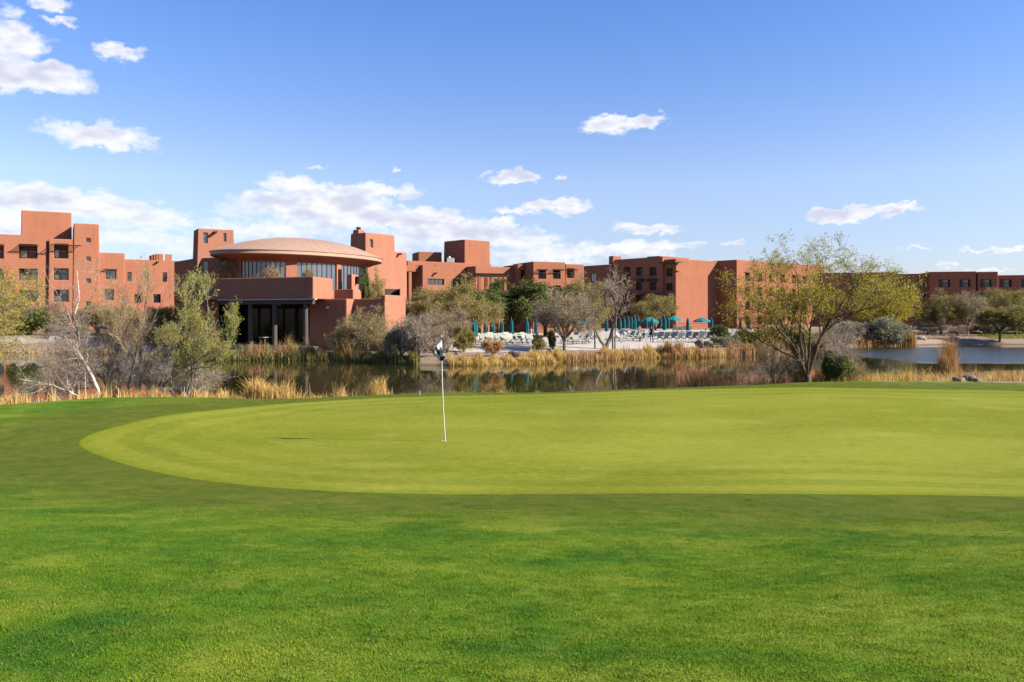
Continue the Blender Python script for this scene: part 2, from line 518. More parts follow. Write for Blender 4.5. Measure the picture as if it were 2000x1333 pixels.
def polar_sheet(name, th, rad, dz, mat):
    TH, RR = np.meshgrid(th, rad)
    x = RR * np.sin(TH); y = RR * np.cos(TH)
    z = H(x, y) + dz(x, y, RR) if callable(dz) else H(x, y) + dz
    n, k = TH.shape
    V = np.stack([x, y, z], -1).reshape(-1, 3)
    i, j = np.meshgrid(np.arange(n - 1), np.arange(k - 1), indexing='ij')
    a = (i * k + j).ravel()
    F4 = np.stack([a, a + 1, a + k + 1, a + k], -1)
    return mobj(name, npmesh(name, V, F4[:, ::-1], smooth=True), mat)

th_front = np.concatenate([np.radians(np.linspace(-180, -46, 60, endpoint=False)), np.radians(np.linspace(-46, 46, 460, endpoint=False)), np.radians(np.linspace(46, 180, 60))])
rad_all = np.concatenate([[.05], np.linspace(1, 30, 90), np.linspace(30.4, 130, 230), np.geomspace(132, 4000, 60)])
def ground_drop(x, y, r):
    # tucked under the lawn sheet, level with it nowhere
    u = np.clip(x / np.maximum(y, 3), -1.25, 1.25)
    Yr = np.interp(u, *T_YR)
    return np.where(np.maximum(y, 3) < Yr + .9, -.06, 0)
# ground: sandy desert soil, gravel, scrub litter
m, g, o = newmat('sand')
p = pos(g)
n1 = g.noise(p, .12, 4, .6); n2 = g.noise(p, 1.4, 5, .65); n3 = g.noise(p, 9, 4, .7)
c = g.mix(n1, (.33, .235, .165), (.44, .34, .25))
c = g.mix(g.ss(n2, .45, .7, 0, .5), c, (.30, .20, .135))
c = g.mix(g.ss(n3, .55, .7, 0, .6), c, (.54, .45, .36))
sp = g.n('ShaderNodeSeparateXYZ'); g.link(p, sp.inputs[0])
c = g.mix(g.ss(sp.outputs[2], -.05, .22, .75, 0), c, (.07, .052, .03))     # wet mud at the waterline
b = bsdf(g, o, c, .95, .1)
bump(g, b, g.m('ADD', n2, n3), .6, .08)
ground = polar_sheet('ground', th_front, rad_all, ground_drop, 'sand')
tag(ground, 'sandy desert ground and pond banks', kind='structure')

# lawn
m, g, o = newmat('lawn')
p = pos(g)
c, n3 = lawn_colour(g, p)
n4 = g.noise(p, 55, 3, .7)
at = g.n('ShaderNodeAttribute', attribute_name='rim')
edge = g.m('ADD', at.outputs['Fac'], g.m('MULTIPLY', g.m('SUBTRACT', g.noise(p, .8, 3), .5), 1.6))
col_ = g.mix(g.ss(n3, .35, .65), (.078, .096, .014), (.122, .120, .024))       # the collar is a duller, shorter cut
c = g.mix(g.ss(edge, 1.2, 4.2, .85, 0), c, col_)
c = g.mix(1.0, c, (1.5, 1.6, 1.3), 'MULTIPLY')
c = g.mix(g.ss(n4, .35, .65, .35, 0), c, (.028, .062, .008))
b = bsdf(g, o, c, .9, .03)
bump(g, b, g.m('ADD', g.m('MULTIPLY', n4, 1.0), g.m('MULTIPLY', n3, .8)), .8, .02)
def lawn_rim(x, y, r):
    return np.zeros_like(x) + .0
def lawn():
    th = np.concatenate([np.radians(np.linspace(-180, -42, 50, endpoint=False)), np.radians(np.linspace(-42, 42, 420, endpoint=False)), np.radians(np.linspace(42, 180, 50))])
    Vs = []
    rows = 150
    for t in th:
        s, c_ = math.sin(t), math.cos(t)
        if c_ > .15:
            u = s / c_
            Ye = float(np.interp(np.clip(u, -1.25, 1.25), *T_YR)) + .75 + .22 * math.sin(u * 37) + .13 * math.sin(u * 91 + 1)
            rm = min(Ye / c_, 60)
        else:
            rm = 60
        rr = np.concatenate([[.05], np.linspace(.8, rm, rows)])
        x = rr * s; y = rr * c_
        Vs.append(np.stack([x, y, H(x, y)], -1))
    V = np.array(Vs); k = rows + 1
    n = len(th)
    i, j = np.meshgrid(np.arange(n - 1), np.arange(k - 1), indexing='ij')
    a = (i * k + j).ravel()
    F4 = np.stack([a, a + 1, a + k + 1, a + k], -1)
    me = npmesh('lawn', V.reshape(-1, 3), F4, smooth=True)
    at = me.attributes.new('rim', 'FLOAT', 'POINT')
    at.data.foreach_set('value', green_dist(V.reshape(-1, 3)).astype(np.float32))
    o = mobj('lawn', me, 'lawn')
    return tag(o, 'mown green golf lawn around the putting green', kind='structure')

# putting green: its outline found on the ground from the photo
gp = [(150, 866), (168, 851), (200, 840), (300, 816), (400, 803), (550, 789), (700, 780), (870, 773.5), (1000, 771.5), (1150, 767), (1300, 762), (1500, 758), (1700, 759), (1850, 761.5), (2000, 765), (2250, 785), (2420, 830), (2480, 880), (2300, 960), (2100, 973), (2000, 971), (1800, 967.5), (1600, 966), (1400, 965), (1200, 965), (1000, 966), (850, 966), (720, 963), (600, 958), (500, 951), (400, 940), (320, 927), (250, 911), (195, 893), (163, 879)]
G2 = np.array([hit(*q_) for q_ in gp])
def closed_spline(P, n):
    m_ = len(P); out = []
    for i in range(m_):
        p0, p1, p2, p3 = P[(i - 1) % m_], P[i], P[(i + 1) % m_], P[(i + 2) % m_]
        for t in np.linspace(0, 1, n, endpoint=False):
            out.append(.5 * ((2 * p1) + (-p0 + p2) * t + (2 * p0 - 5 * p1 + 4 * p2 - p3) * t * t + (-p0 + 3 * p1 - 3 * p2 + p3) * t ** 3))
    return np.array(out)
GO = closed_spline(G2, 10)
GC = np.array([2.0, 17.5])
m, g, o = newmat('green_turf')
p = pos(g)
mp = g.n('ShaderNodeMapping'); mp.inputs['Scale'].default_value = (.5, .9, 1); mp.inputs['Rotation'].default_value = (0, 0, -.25); g.link(p, mp.inputs[0])
pv = mp.outputs[0]
n1 = g.noise(pv, .24, 3, .5, .3); n2 = g.noise(pv, .8, 6, .68, .2); n3 = g.noise(p, 6, 6, .75); n4 = g.noise(p, 70, 2, .6)
at = g.n('ShaderNodeAttribute', attribute_name='rim')
ring = g.m('FRACT', g.m('MULTIPLY', at.outputs['Fac'], 1.0))
ringv = g.ss(g.m('ABSOLUTE', g.m('SUBTRACT', ring, .5)), .18, .32)       # mower passes follow the edge
near_rim = g.ss(at.outputs['Fac'], .15, 4.5, 1, 0)
c = g.mix(g.ss(n1, .3, .7), (.235, .262, .016), (.345, .355, .040))
c = g.mix(g.ss(n2, .5, .75, 0, .6), c, (.44, .44, .085))
c = g.mix(g.ss(n2, .28, .46, .45, 0), c, (.19, .235, .010))
c = g.mix(g.m('MULTIPLY', g.m('MULTIPLY', ringv, near_rim), .35), c, (.130, .175, .012))
c = g.mix(g.m('MULTIPLY', g.ss(at.outputs['Fac'], 0, .5, 1, 0), .7), c, (.235, .300, .010))
c = g.mix(g.ss(n3, .45, .7, 0, .4), c, (.42, .42, .085))
c = g.mix(g.ss(n3, .3, .5, .35, 0), c, (.16, .20, .012))
c = g.mix(g.ss(n4, .35, .65, .22, 0), c, (.09, .12, .012))
b = bsdf(g, o, c, .9, .03)
bump(g, b, g.m('ADD', n3, g.m('MULTIPLY', n4, .5)), .35, .012)
def putting_green():
    rings = np.concatenate([np.linspace(1, .9, 22, endpoint=False), np.linspace(.9, .0, 60)])
    Vs, rim = [], []
    # distance to the outline, for the mower passes
    for s in rings:
        xy = GC + (GO - GC) * s
        d = np.full(len(xy), 1e9)
        for k in range(0, len(GO), 2):
            d = np.minimum(d, np.hypot(xy[:, 0] - GO[k, 0], xy[:, 1] - GO[k, 1]))
        if s == 1: d[:] = 0
        z = H(xy[:, 0], xy[:, 1]) + np.minimum(.006 + 0 * d, .006)
        if s == 1: z -= .02
        Vs.append(np.column_stack([xy, z])); rim.append(d)
    k = len(GO); n = len(rings)
    V = np.concatenate(Vs)
    i, j = np.meshgrid(np.arange(n - 1), np.arange(k), indexing='ij')
    a = (i * k + j).ravel(); b_ = (i * k + (j + 1) % k).ravel()
    F4 = np.stack([a, b_, b_ + k, a + k], -1)
    me = npmesh('putting_green', V, F4, [], smooth=True)
    at = me.attributes.new('rim', 'FLOAT', 'POINT')
    at.data.foreach_set('value', np.concatenate(rim).astype(np.float32))
    o = mobj('putting_green', me, 'green_turf')
    return tag(o, 'smooth pale putting green', kind='structure')
pg = putting_green()
def green_dist(P):
    d = np.full(len(P), 1e9)
    for k in range(0, len(GO), 3):
        d = np.minimum(d, np.hypot(P[:, 0] - GO[k, 0], P[:, 1] - GO[k, 1]))
    return d
lawn()
def in_green(x, y, s=1.0):
    P = GC + (GO - GC) * s
    n = len(P); ins = np.zeros(len(x), bool); j = n - 1
    for i in range(n):
        c_ = ((P[i, 1] > y) != (P[j, 1] > y)) & (x < (P[j, 0] - P[i, 0]) * (y - P[i, 1]) / (P[j, 1] - P[i, 1] + 1e-12) + P[i, 0])
        ins ^= c_; j = i
    return ins

# pond
m, g, o = newmat('pond_water')
p = pos(g)
sp = g.n('ShaderNodeSeparateXYZ'); g.link(p, sp.inputs[0])
# the breeze reaches the open eastern arm only
rip = g.m('MULTIPLY', g.ss(g.m('ADD', sp.outputs[1], g.m('MULTIPLY', g.noise(p, .08, 2), 8)), 67, 70), g.ss(g.m('ADD', sp.outputs[1], g.m('MULTIPLY', g.noise(p, .1, 2), 4)), 99, 94))
rip = g.m('MULTIPLY', rip, g.ss(sp.outputs[0], 30, 36))
mp = g.n('ShaderNodeMapping'); mp.inputs['Scale'].default_value = (1, 1, 1); g.link(p, mp.inputs[0])
calm = g.noise(mp.outputs[0], 1.1, 3, .5)
wav = g.noise(mp.outputs[0], 2.6, 3, .6)
b = bsdf(g, o, g.mix(g.noise(p, .15, 3), (.030, .030, .008), (.050, .045, .012)), g.m('MULTIPLY_ADD', rip, .15, .03), .5)
b.inputs['IOR'].default_value = 1.33
hgt = g.m('ADD', g.m('MULTIPLY', calm, .0035), g.m('MULTIPLY', g.m('MULTIPLY', wav, rip), .10))
nd = g.n('ShaderNodeBump'); nd.inputs['Strength'].default_value = 1.0; nd.inputs['Distance'].default_value = 1.0
g.link(hgt, nd.inputs['Height']); g.link(nd.outputs[0], b.inputs['Normal'])
def pond():
    us = np.linspace(-1.24, 1.24, 140)
    Yn = np.interp(us, *T_YN) - 1.2; Yf = np.interp(us, *T_YF) + 1.2
    V = []
    for t in np.linspace(0, 1, 14):
        Y = Yn + (Yf - Yn) * t
        V.append(np.column_stack([us * Y, Y, np.zeros_like(Y)]))
    k = len(us); n = 14
    i, j = np.meshgrid(np.arange(n - 1), np.arange(k - 1), indexing='ij')
    a = (i * k + j).ravel()
    F4 = np.stack([a, a + 1, a + k + 1, a + k], -1)
    o = mobj('pond', npmesh('pond', np.concatenate(V), F4, smooth=True), 'pond_water')
    tag(o, 'still olive pond water between the lawn and the resort', kind='structure')
pond()

# far lawn on the eastern bank, pool terrace
def sheet_poly(name, pts, dz, mat, label, n=26):
    """a quad patch (four corners) that lies on the ground"""
    P = [np.array(q_, float) for q_ in pts]
    s, t = np.meshgrid(np.linspace(0, 1, n), np.linspace(0, 1, n))
    s = s[..., None]; t = t[..., None]
    xy = (P[0] * (1 - s) + P[1] * s) * (1 - t) + (P[3] * (1 - s) + P[2] * s) * t
    x, y = xy[..., 0].ravel(), xy[..., 1].ravel()
    z = dz(x, y) if callable(dz) else H(x, y) + dz
    i, j = np.meshgrid(np.arange(n - 1), np.arange(n - 1), indexing='ij')
    a = (i * n + j).ravel()
    F4 = np.stack([a, a + 1, a + n + 1, a + n], -1)
    o = mobj(name, npmesh(name, np.column_stack([x, y, z]), F4, smooth=True), mat)
    return tag(o, label, kind='structure')
DZ = .86
m, g, o = newmat('gravel')
p = pos(g)
n2 = g.noise(p, 3.5, 5, .7); n3 = g.noise(p, .35, 3)
c = g.mix(g.ss(n2, .35, .7), (.40, .31, .22), (.66, .56, .44))
c = g.mix(g.ss(n3, .5, .75, 0, .5), c, (.34, .25, .17))
b = bsdf(g, o, c, .95, .0)
bump(g, b, n2, .6, .08)
sheet_poly('gravel_bank', [(X_(-160, 84.5), 84.5), (X_(150, 82), 82), (X_(215, 92), 92), (X_(-160, 97), 97)], .025, 'gravel', 'pale gravel bank of the west shore', 30)
sheet_poly('far_lawn', [(X_(1945, 106), 107), (X_(2150, 104), 105), (X_(2200, 128), 128), (X_(1895, 132), 132)], .03, 'lawn', 'strip of far lawn on the east bank', 30)
def deck_z(x, y):
    f_ = np.interp(x, [X_(875, 69), X_(1425, 80)], [68.5, 80])
    h_ = H(x, y) + .015
    return h_ + (DZ - h_) * sst((y - f_) / 5)
deck = sheet_poly('pool_deck', [(X_(875, 69), 68.5), (X_(1425, 80), 80), (X_(1500, 158), 158), (X_(900, 158), 158)], deck_z, 'deck_paving', 'pale paved pool terrace', 60)
m, g, o = newmat('pool_water')
b = bsdf(g, o, (.10, .36, .38), .05, .5)
bump(g, b, g.noise(pos(g), 3, 3), .3, .03)
sheet_poly('swimming_pool', [(X_(1270, 108), 108), (X_(1420, 108), 108), (X_(1400, 132), 132), (X_(1275, 132), 132)], lambda x, y: np.full_like(x, DZ + .006), 'pool_water', 'turquoise swimming pool in the paved terrace')

# ------------------------------------------------------------------ grass blades near the camera
def tuft_mesh(seed, n, rad, h):
    rng = np.random.default_rng(seed)
    a = rng.uniform(0, 2 * np.pi, n); r = rad * np.sqrt(rng.uniform(0, 1, n))
    base = np.column_stack([r * np.cos(a), r * np.sin(a), np.full(n, -.006)])
    hh = h * rng.uniform(.5, 1.1, n)
    b = rng.uniform(0, 2 * np.pi, n)
    lean = np.column_stack([np.cos(b), np.sin(b), np.zeros(n)]) * (hh * rng.uniform(.15, 1.0, n))[:, None]
    side = np.column_stack([-np.sin(b + rng.normal(0, .8, n)), np.cos(b), np.zeros(n)]) * (rng.uniform(.0011, .0021, n))[:, None]
    mid = base + lean * .35 + np.array([0, 0, 1]) * (hh * .62)[:, None]
    tip = base + lean + np.array([0, 0, 1]) * hh[:, None]
    V = np.stack([base - side, base + side, mid + side * .8, mid - side * .8, tip], 1).reshape(-1, 3)
    i = np.arange(n) * 5
    return npmesh('grass_tuft', V, np.stack([i, i + 1, i + 2, i + 3], -1), np.stack([i + 3, i + 2, i + 4], -1))
def near_grass():
    rng = np.random.default_rng(5)
    xs, ys = [], []
    # density falls with distance
    for (ya, yb, dens) in ((3.0, 4.5, 560), (4.5, 6, 440), (6, 8, 300), (8, 10, 190), (10, 13.5, 100)):
        wd = yb * .70
        n = int((yb - ya) * 2 * wd * dens)
        y = rng.uniform(ya, yb, n); x = rng.uniform(-wd, wd, n)
        k = np.abs(x) < y * .68 + .3
        xs.append(x[k]); ys.append(y[k])
    x = np.concatenate(xs); y = np.concatenate(ys)
    k = (~in_green(x, y, 1.004)) & (green_dist(np.column_stack([x, y])) > .5 + rng.uniform(0, 2.2, len(x)))
    x, y = x[k], y[k]
    z = H(x, y)
    V = np.column_stack([x, y, z]).astype(np.float32)
    me = bpy.data.meshes.new('lawn_grass')
    me.vertices.add(len(V)); me.vertices.foreach_set('co', V.ravel())
    tufts = []
    for s in range(3):
        tm = tuft_mesh(s, 60, .062, .0125)
        tm.materials.append(MATS['grass_blade'])
        tufts.append(bpy.data.objects.new('tuft_source', tm))
    o = link(bpy.data.objects.new('lawn_grass', me))
    tag(o, 'short mown grass blades on the foreground lawn', 'grass', kind='stuff')
    ng = bpy.data.node_groups.new('scatter_grass', 'GeometryNodeTree')
    ng.interface.new_socket('Geometry', in_out='INPUT', socket_type='NodeSocketGeometry')
    ng.interface.new_socket('Geometry', in_out='OUTPUT', socket_type='NodeSocketGeometry')
    N = ng.nodes
    gi = N.new('NodeGroupInput'); go = N.new('NodeGroupOutput')
    m2p = N.new('GeometryNodeMeshToPoints')
    ng.links.new(gi.outputs[0], m2p.inputs[0])
    g2i = N.new('GeometryNodeGeometryToInstance')
    for t in tufts:
        oi = N.new('GeometryNodeObjectInfo'); oi.inputs[0].default_value = t; oi.inputs[1].default_value = True
        ng.links.new(oi.outputs['Geometry'], g2i.inputs[0])
    iop = N.new('GeometryNodeInstanceOnPoints')
    ng.links.new(m2p.outputs[0], iop.inputs['Points'])
    ng.links.new(g2i.outputs[0], iop.inputs['Instance'])
    iop.inputs['Pick Instance'].default_value = True
    rv = N.new('FunctionNodeRandomValue'); rv.data_type = 'FLOAT_VECTOR'
    rv.inputs[0].default_value = (-.12, -.12, 0); rv.inputs[1].default_value = (.12, .12, 6.283)
    e2r = N.new('FunctionNodeEulerToRotation')
    ng.links.new(rv.outputs[0], e2r.inputs[0]); ng.links.new(e2r.outputs[0], iop.inputs['Rotation'])
    rs = N.new('FunctionNodeRandomValue'); rs.data_type = 'FLOAT'
    rs.inputs[2].default_value = .75; rs.inputs[3].default_value = 1.3
    ng.links.new(rs.outputs[1], iop.inputs['Scale'])
    ng.links.new(iop.outputs[0], go.inputs[0])
    md = o.modifiers.new('scatter', 'NODES'); md.node_group = ng
near_grass()

# ------------------------------------------------------------------ flag and hole
def golf_flag():
    bx, by = hit(870, 863)
    bz = Hs(bx, by)
    k = by / F                                     # metres per photo pixel there
    root = empty('golf_flag', (bx, by, bz), label='white flagstick with a drooping black and white chequered flag on the putting green', cat='golf flag')
    # slightly bowed stick
    zt = (863 - 657) * k
    pts = []
    for i in range(13):
        t = i / 12
        pts.append((-(7.5 * t + 2.0 * math.sin(t * math.pi)) * k + .02 * k, 0, -.03 + t * (zt + .03)))
    V, F4 = [], []
    n = 8
    for i, p_ in enumerate(pts):
        r = .0115 if i < 9 else .010
        for a in range(n):
            V.append((p_[0] + r * math.cos(a * 2 * math.pi / n), p_[1] + r * math.sin(a * 2 * math.pi / n), p_[2]))
    for i in range(len(pts) - 1):
        for a in range(n):
            F4.append((i * n + a, i * n + (a + 1) % n, (i + 1) * n + (a + 1) % n, (i + 1) * n + a))
    mobj('flagstick', npmesh('flagstick', V, F4, smooth=True), 'pole_white', root)
    tx = pts[-1][0]
    cyl_obj('tip', (tx, 0, zt - .01), (tx, 0, zt + .02), .013, 'white_paint', root, n=8)
    cyl_obj('flag_sleeve', (tx - .006, 0, zt - .105), (tx - .001, 0, zt - .03), .017, 'flag_black', root, n=8)
    # cloth: hoist hangs along the stick, fly end droops
    NU, NV = 20, 16
    V, Fw, Fb = [], [], []
    for j in range(NV + 1):
        v = j / NV
        for i in range(NU + 1):
            u = i / NU
            fold = math.sin(v * 7.0 + u * 2.0) * .035 * (.3 + u) + math.sin(v * 3 - u * 5) * .02
            A_, B_, D_, E_ = (-.004, -.06), (.004, -.22), (-.155, -.335), (.080, -.455)
            hx, hz = A_[0] + (B_[0] - A_[0]) * v, A_[1] + (B_[1] - A_[1]) * v
            fx, fz = D_[0] + (E_[0] - D_[0]) * v, D_[1] + (E_[1] - D_[1]) * v - .46 * v * (1 - v)
            V.append((tx + hx + (fx - hx) * u - .02 * math.sin(u * 3.14) * (1 - v), -.02 - fold - .05 * math.sin(u * 3.1416), zt + hz + (fz - hz) * u))
    for j in range(NV):
        for i in range(NU):
            a = j * (NU + 1) + i
            f = (a, a + 1, a + NU + 2, a + NU + 1)
            ci, cj = int(i * 4 / NU), int(j * 2 / NV)
            (Fb if (ci, cj) in ((2, 0), (3, 1), (1, 1)) and not (ci == 1 and j < NV * .8) else Fw).append(f)
    me = npmesh('flag', V, Fw + Fb, smooth=True)
    me.materials.append(MATS['flag_white']); me.materials.append(MATS['flag_black'])
    me.polygons.foreach_set('material_index', [0] * len(Fw) + [1] * len(Fb))
    fo = link(bpy.data.objects.new('flag', me), root)
    sd = fo.modifiers.new('thick', 'SOLIDIFY'); sd.thickness = .003
    # cup
    bm = bmesh.new()
    n = 20
    for (r0, z0, r1, z1) in ((.054, -.001, .060, .008), (.060, .008, .052, .008), (.052, .008, .052, -.10)):
        a0 = [bm.verts.new((r0 * math.cos(t * 6.2832 / n), r0 * math.sin(t * 6.2832 / n), z0)) for t in range(n)]
        a1 = [bm.verts.new((r1 * math.cos(t * 6.2832 / n), r1 * math.sin(t * 6.2832 / n), z1)) for t in range(n)]
        for t in range(n):
            bm.faces.new((a0[t], a0[(t + 1) % n], a1[(t + 1) % n], a1[t]))
    c = bmobj('golf_hole_cup', bm, 'cup_white')
    c.location = (bx - .03, by, bz + .004)
    tag(c, 'white rim of the golf hole at the foot of the flagstick', 'golf hole')
golf_flag()
tx_, ty_ = hit(820, 772)
tm = empty('stake_marker', (tx_, ty_, Hs(tx_, ty_)), label='small white stake at the back edge of the putting green', cat='stake')
cyl_obj('post', (0, 0, -.03), (0, 0, .11), .012, 'white_paint', tm, n=8)
cyl_obj('cap', (0, 0, .105), (0, 0, .125), .016, 'white_paint', tm, r1=.006, n=8)
# ------------------------------------------------------------------ buildings
class Fr:
    """a building's own axes: u to the right along its front, v into it; al = how far the front turns to the right of the camera's way"""
    def __init__(s, px, Y, al, z0):
        s.ox, s.oy = X_(px, Y), Y
        s.a = R(al); s.z0 = z0
        s.t = (math.cos(s.a), math.sin(s.a)); s.d = (-math.sin(s.a), math.cos(s.a))
    def u(s, px, v):
        k = (px - 1000) / F
        return (k * (s.oy + v * s.d[1]) - s.ox - v * s.d[0]) / (s.t[0] - k * s.t[1])
    def v(s, px, u):
        k = (px - 1000) / F
        return (k * (s.oy + u * s.t[1]) - s.ox - u * s.t[0]) / (s.d[0] - k * s.d[1])
    def z(s, py, u, v):
        return Z_(py, s.oy + u * s.t[1] + v * s.d[1]) - s.z0
    def root(s, name, label, cat, group=None):
        return empty(name, (s.ox, s.oy, s.z0), s.a, label, cat, group)

def block_mesh(u0, u1, v0, v1, z0, z1, op=None, batter=0.0):
    """a solid with rectangular pockets cut into its walls; op: {'f'|'r'|'b'|'l': [(s0, s1, za, zb, depth)]}, s runs left to right seen from outside"""
    op = op or {}
    bm = bmesh.new()
    vd = {}
    cu, cv = (u0 + u1) / 2, (v0 + v1) / 2
    def vt(u, v, z):
        k = 1 - batter * (z - z0)
        # walls lean in by the same amount all round
        du = batter * (z - z0)
        uu = u + (du if u < cu else -du) * min(1, abs(u - cu) / max(.01, abs(u1 - cu)))
        vv = v + (du if v < cv else -du) * min(1, abs(v - cv) / max(.01, abs(v1 - cv)))
        key = (round(u, 4), round(v, 4), round(z, 4))
        if key not in vd:
            vd[key] = bm.verts.new((uu, vv, z))
        return vd[key]
    def face(ps):
        vs = []
        for p in ps:
            q = vt(*p)
            if q not in vs: vs.append(q)
        if len(vs) > 2:
            try: bm.faces.new(vs)
            except ValueError: pass
    walls = {'f': ((u0, v0), (u1, v0), (0, 1)), 'r': ((u1, v0), (u1, v1), (-1, 0)), 'b': ((u1, v1), (u0, v1), (0, -1)), 'l': ((u0, v1), (u0, v0), (1, 0))}
    zl = sorted({z0, z1, *[z for l in op.values() for o_ in l for z in (o_[2], o_[3])]})
    top, bot = [], []
    for w in 'frbl':
        a, b, inn = walls[w]
        L = math.hypot(b[0] - a[0], b[1] - a[1])
        hs = [o_ for o_ in op.get(w, []) if o_[0] > .02 and o_[1] < L - .02 and o_[3] < z1 - .02]
        sl = sorted({0.0, L, *[s for o_ in hs for s in (o_[0], o_[1])]})
        P = lambda s, z, dp=0.0: (a[0] + (b[0] - a[0]) * s / L + inn[0] * dp, a[1] + (b[1] - a[1]) * s / L + inn[1] * dp, z)
        for s in sl[:-1]:
            top.append(P(s, z1)); bot.append(P(s, z0))
        for i in range(len(sl) - 1):
            for j in range(len(zl) - 1):
                sm, zm = (sl[i] + sl[i + 1]) / 2, (zl[j] + zl[j + 1]) / 2
                h = next((o_ for o_ in hs if o_[0] < sm < o_[1] and o_[2] < zm < o_[3]), None)
                if h is None:
                    face([P(sl[i], zl[j]), P(sl[i + 1], zl[j]), P(sl[i + 1], zl[j + 1]), P(sl[i], zl[j + 1])])
                else:
                    dp = h[4]
                    face([P(sl[i], zl[j], dp), P(sl[i + 1], zl[j], dp), P(sl[i + 1], zl[j + 1], dp), P(sl[i], zl[j + 1], dp)])
                    if sl[i] <= h[0] + 1e-6: face([P(sl[i], zl[j]), P(sl[i], zl[j + 1]), P(sl[i], zl[j + 1], dp), P(sl[i], zl[j], dp)])
                    if sl[i + 1] >= h[1] - 1e-6: face([P(sl[i + 1], zl[j]), P(sl[i + 1], zl[j + 1]), P(sl[i + 1], zl[j + 1], dp), P(sl[i + 1], zl[j], dp)])
                    if zl[j] <= h[2] + 1e-6: face([P(sl[i], zl[j]), P(sl[i + 1], zl[j]), P(sl[i + 1], zl[j], dp), P(sl[i], zl[j], dp)])
                    if zl[j + 1] >= h[3] - 1e-6: face([P(sl[i], zl[j + 1]), P(sl[i + 1], zl[j + 1]), P(sl[i + 1], zl[j + 1], dp), P(sl[i], zl[j + 1], dp)])
    face(top); face(bot)
    return bm
def wall_part(name, root, mat, u0, u1, v0, v1, z0, z1, op=None, batter=0.0, bevel=.1):
    o = bmobj(name, block_mesh(u0, u1, v0, v1, z0, z1, op, batter), mat, root)
    if bevel:
        b = o.modifiers.new('round', 'BEVEL'); b.width = bevel; b.segments = 2; b.limit_method = 'ANGLE'; b.angle_limit = R(40)
        b.use_clamp_overlap = True
    return o
def window(root, fr_u, depth, style, wall='f', u_side=None, glass='glass', batter_in=0.0):
    """fills the pocket (s along the wall as u or v range, z range) with a pane and bars"""
    (a, b, za, zb) = fr_u
    if wall == 'f':
        mk = lambda s, off, z: (s, u_side + off, z); sz = lambda ds, dn, dz: (ds, dn, dz)
    else:   # right wall
        mk = lambda s, off, z: (u_side - off, s, z); sz = lambda ds, dn, dz: (dn, ds, dz)
    w_, h_ = b - a, zb - za
    off = depth - .04 + batter_in
    pane = box_obj('window', mk((a + b) / 2, off, (za + zb) / 2), sz(w_ - .02, .04, h_ - .02), glass, root)
    bm = bmesh.new()
    t = .07
    add_box(bm, mk((a + b) / 2, off - .05, za + t / 2), sz(w_, .06, t))
    add_box(bm, mk((a + b) / 2, off - .05, zb - t / 2), sz(w_, .06, t))
    n = 1 if w_ < 1.0 else 2 if w_ < 2.6 else 4
    for i in range(n + 1):
        s = a + t / 2 + (w_ - t) * i / n
        add_box(bm, mk(s, off - .055, (za + zb) / 2), sz(t, .06, h_ - 2 * t))
    bmobj('frame', bm, 'frame_dark', pane)
    if style == 'balcony':
        bm = bmesh.new()
        add_box(bm, mk((a + b) / 2, .12, za + .95), sz(w_, .06, .06))
        nb = max(4, int(w_ / .16))
        for i in range(nb):
            add_box(bm, mk(a + (i + .5) * w_ / nb, .12, za + .46), sz(.025, .025, .92))
        bmobj('railing', bm, 'dark_metal', root)
        if w_ > 1.4:
            box_obj('curtain', mk(a + w_ * .24, off - .10, (za + zb) / 2), sz(w_ * .3, .03, h_ * .94), 'curtain', root)
def fblock(fr, root, pl, pr, v0, depth, ytop, ops=(), mat='adobe', batter=0.012, z0=-.6, name='wall', yref=None, bevel=.12, rops=(), glass='glass'):
    """block whose front (at v0) spans photo columns pl..pr and reaches row ytop; ops: (px0, px1, py_top, py_bot, depth, style)"""
    u0, u1 = fr.u(pl, v0), fr.u(pr, v0)
    z1 = fr.z(ytop, fr.u(yref if yref is not None else (pl + pr) / 2, v0), v0)
    L, wl = [], []
    for (a, b, ya, yb, dp, st) in ops:
        ua, ub = fr.u(a, v0), fr.u(b, v0)
        um = (ua + ub) / 2
        za, zb = fr.z(yb, um, v0), fr.z(ya, um, v0)
        L.append((ua - u0, ub - u0, za, zb, dp))
        wl.append((ua, ub, za, zb, dp, st))
    o = wall_part(name, root, mat, u0, u1, v0, v0 + depth, z0, z1, {'f': L}, batter, bevel)
    for (ua, ub, za, zb, dp, st) in wl:
        du = batter * ((za + zb) / 2 - z0)
        k = lambda x: x + (du if x < (u0 + u1) / 2 else -du) * min(1, abs(x - (u0 + u1) / 2) / max(.01, (u1 - u0) / 2))
        window(root, (k(ua), k(ub), za, zb), dp, st, 'f', v0 + du, glass)
    return u0, u1, z1
def slat_shade(root, u0, u1, v0, z, out, n=6, mat='wood_dark', part='window_shade'):
    """a small pole shade that stands out over an opening"""
    bm = bmesh.new()
    for i in range(n):
        u = u0 + (u1 - u0) * (i + .5) / n
        add_cyl(bm, (u, v0 + .12, z), (u, v0 - out, z - .12), .055, n=6)
    add_cyl(bm, (u0 - .1, v0 - out * .8, z - .16), (u1 + .1, v0 - out * .8, z - .16), .06, n=6)
    bmobj(part, bm, mat, root)
def canale(root, u, v, z, mat='wood_dark'):
    bm = bmesh.new()
    add_box(bm, (u, v - .28, z), (.26, .62, .05)); add_box(bm, (u - .11, v - .28, z + .08), (.05, .62, .16)); add_box(bm, (u + .11, v - .28, z + .08), (.05, .62, .16))
    bmobj('roof_drain', bm, mat, root)

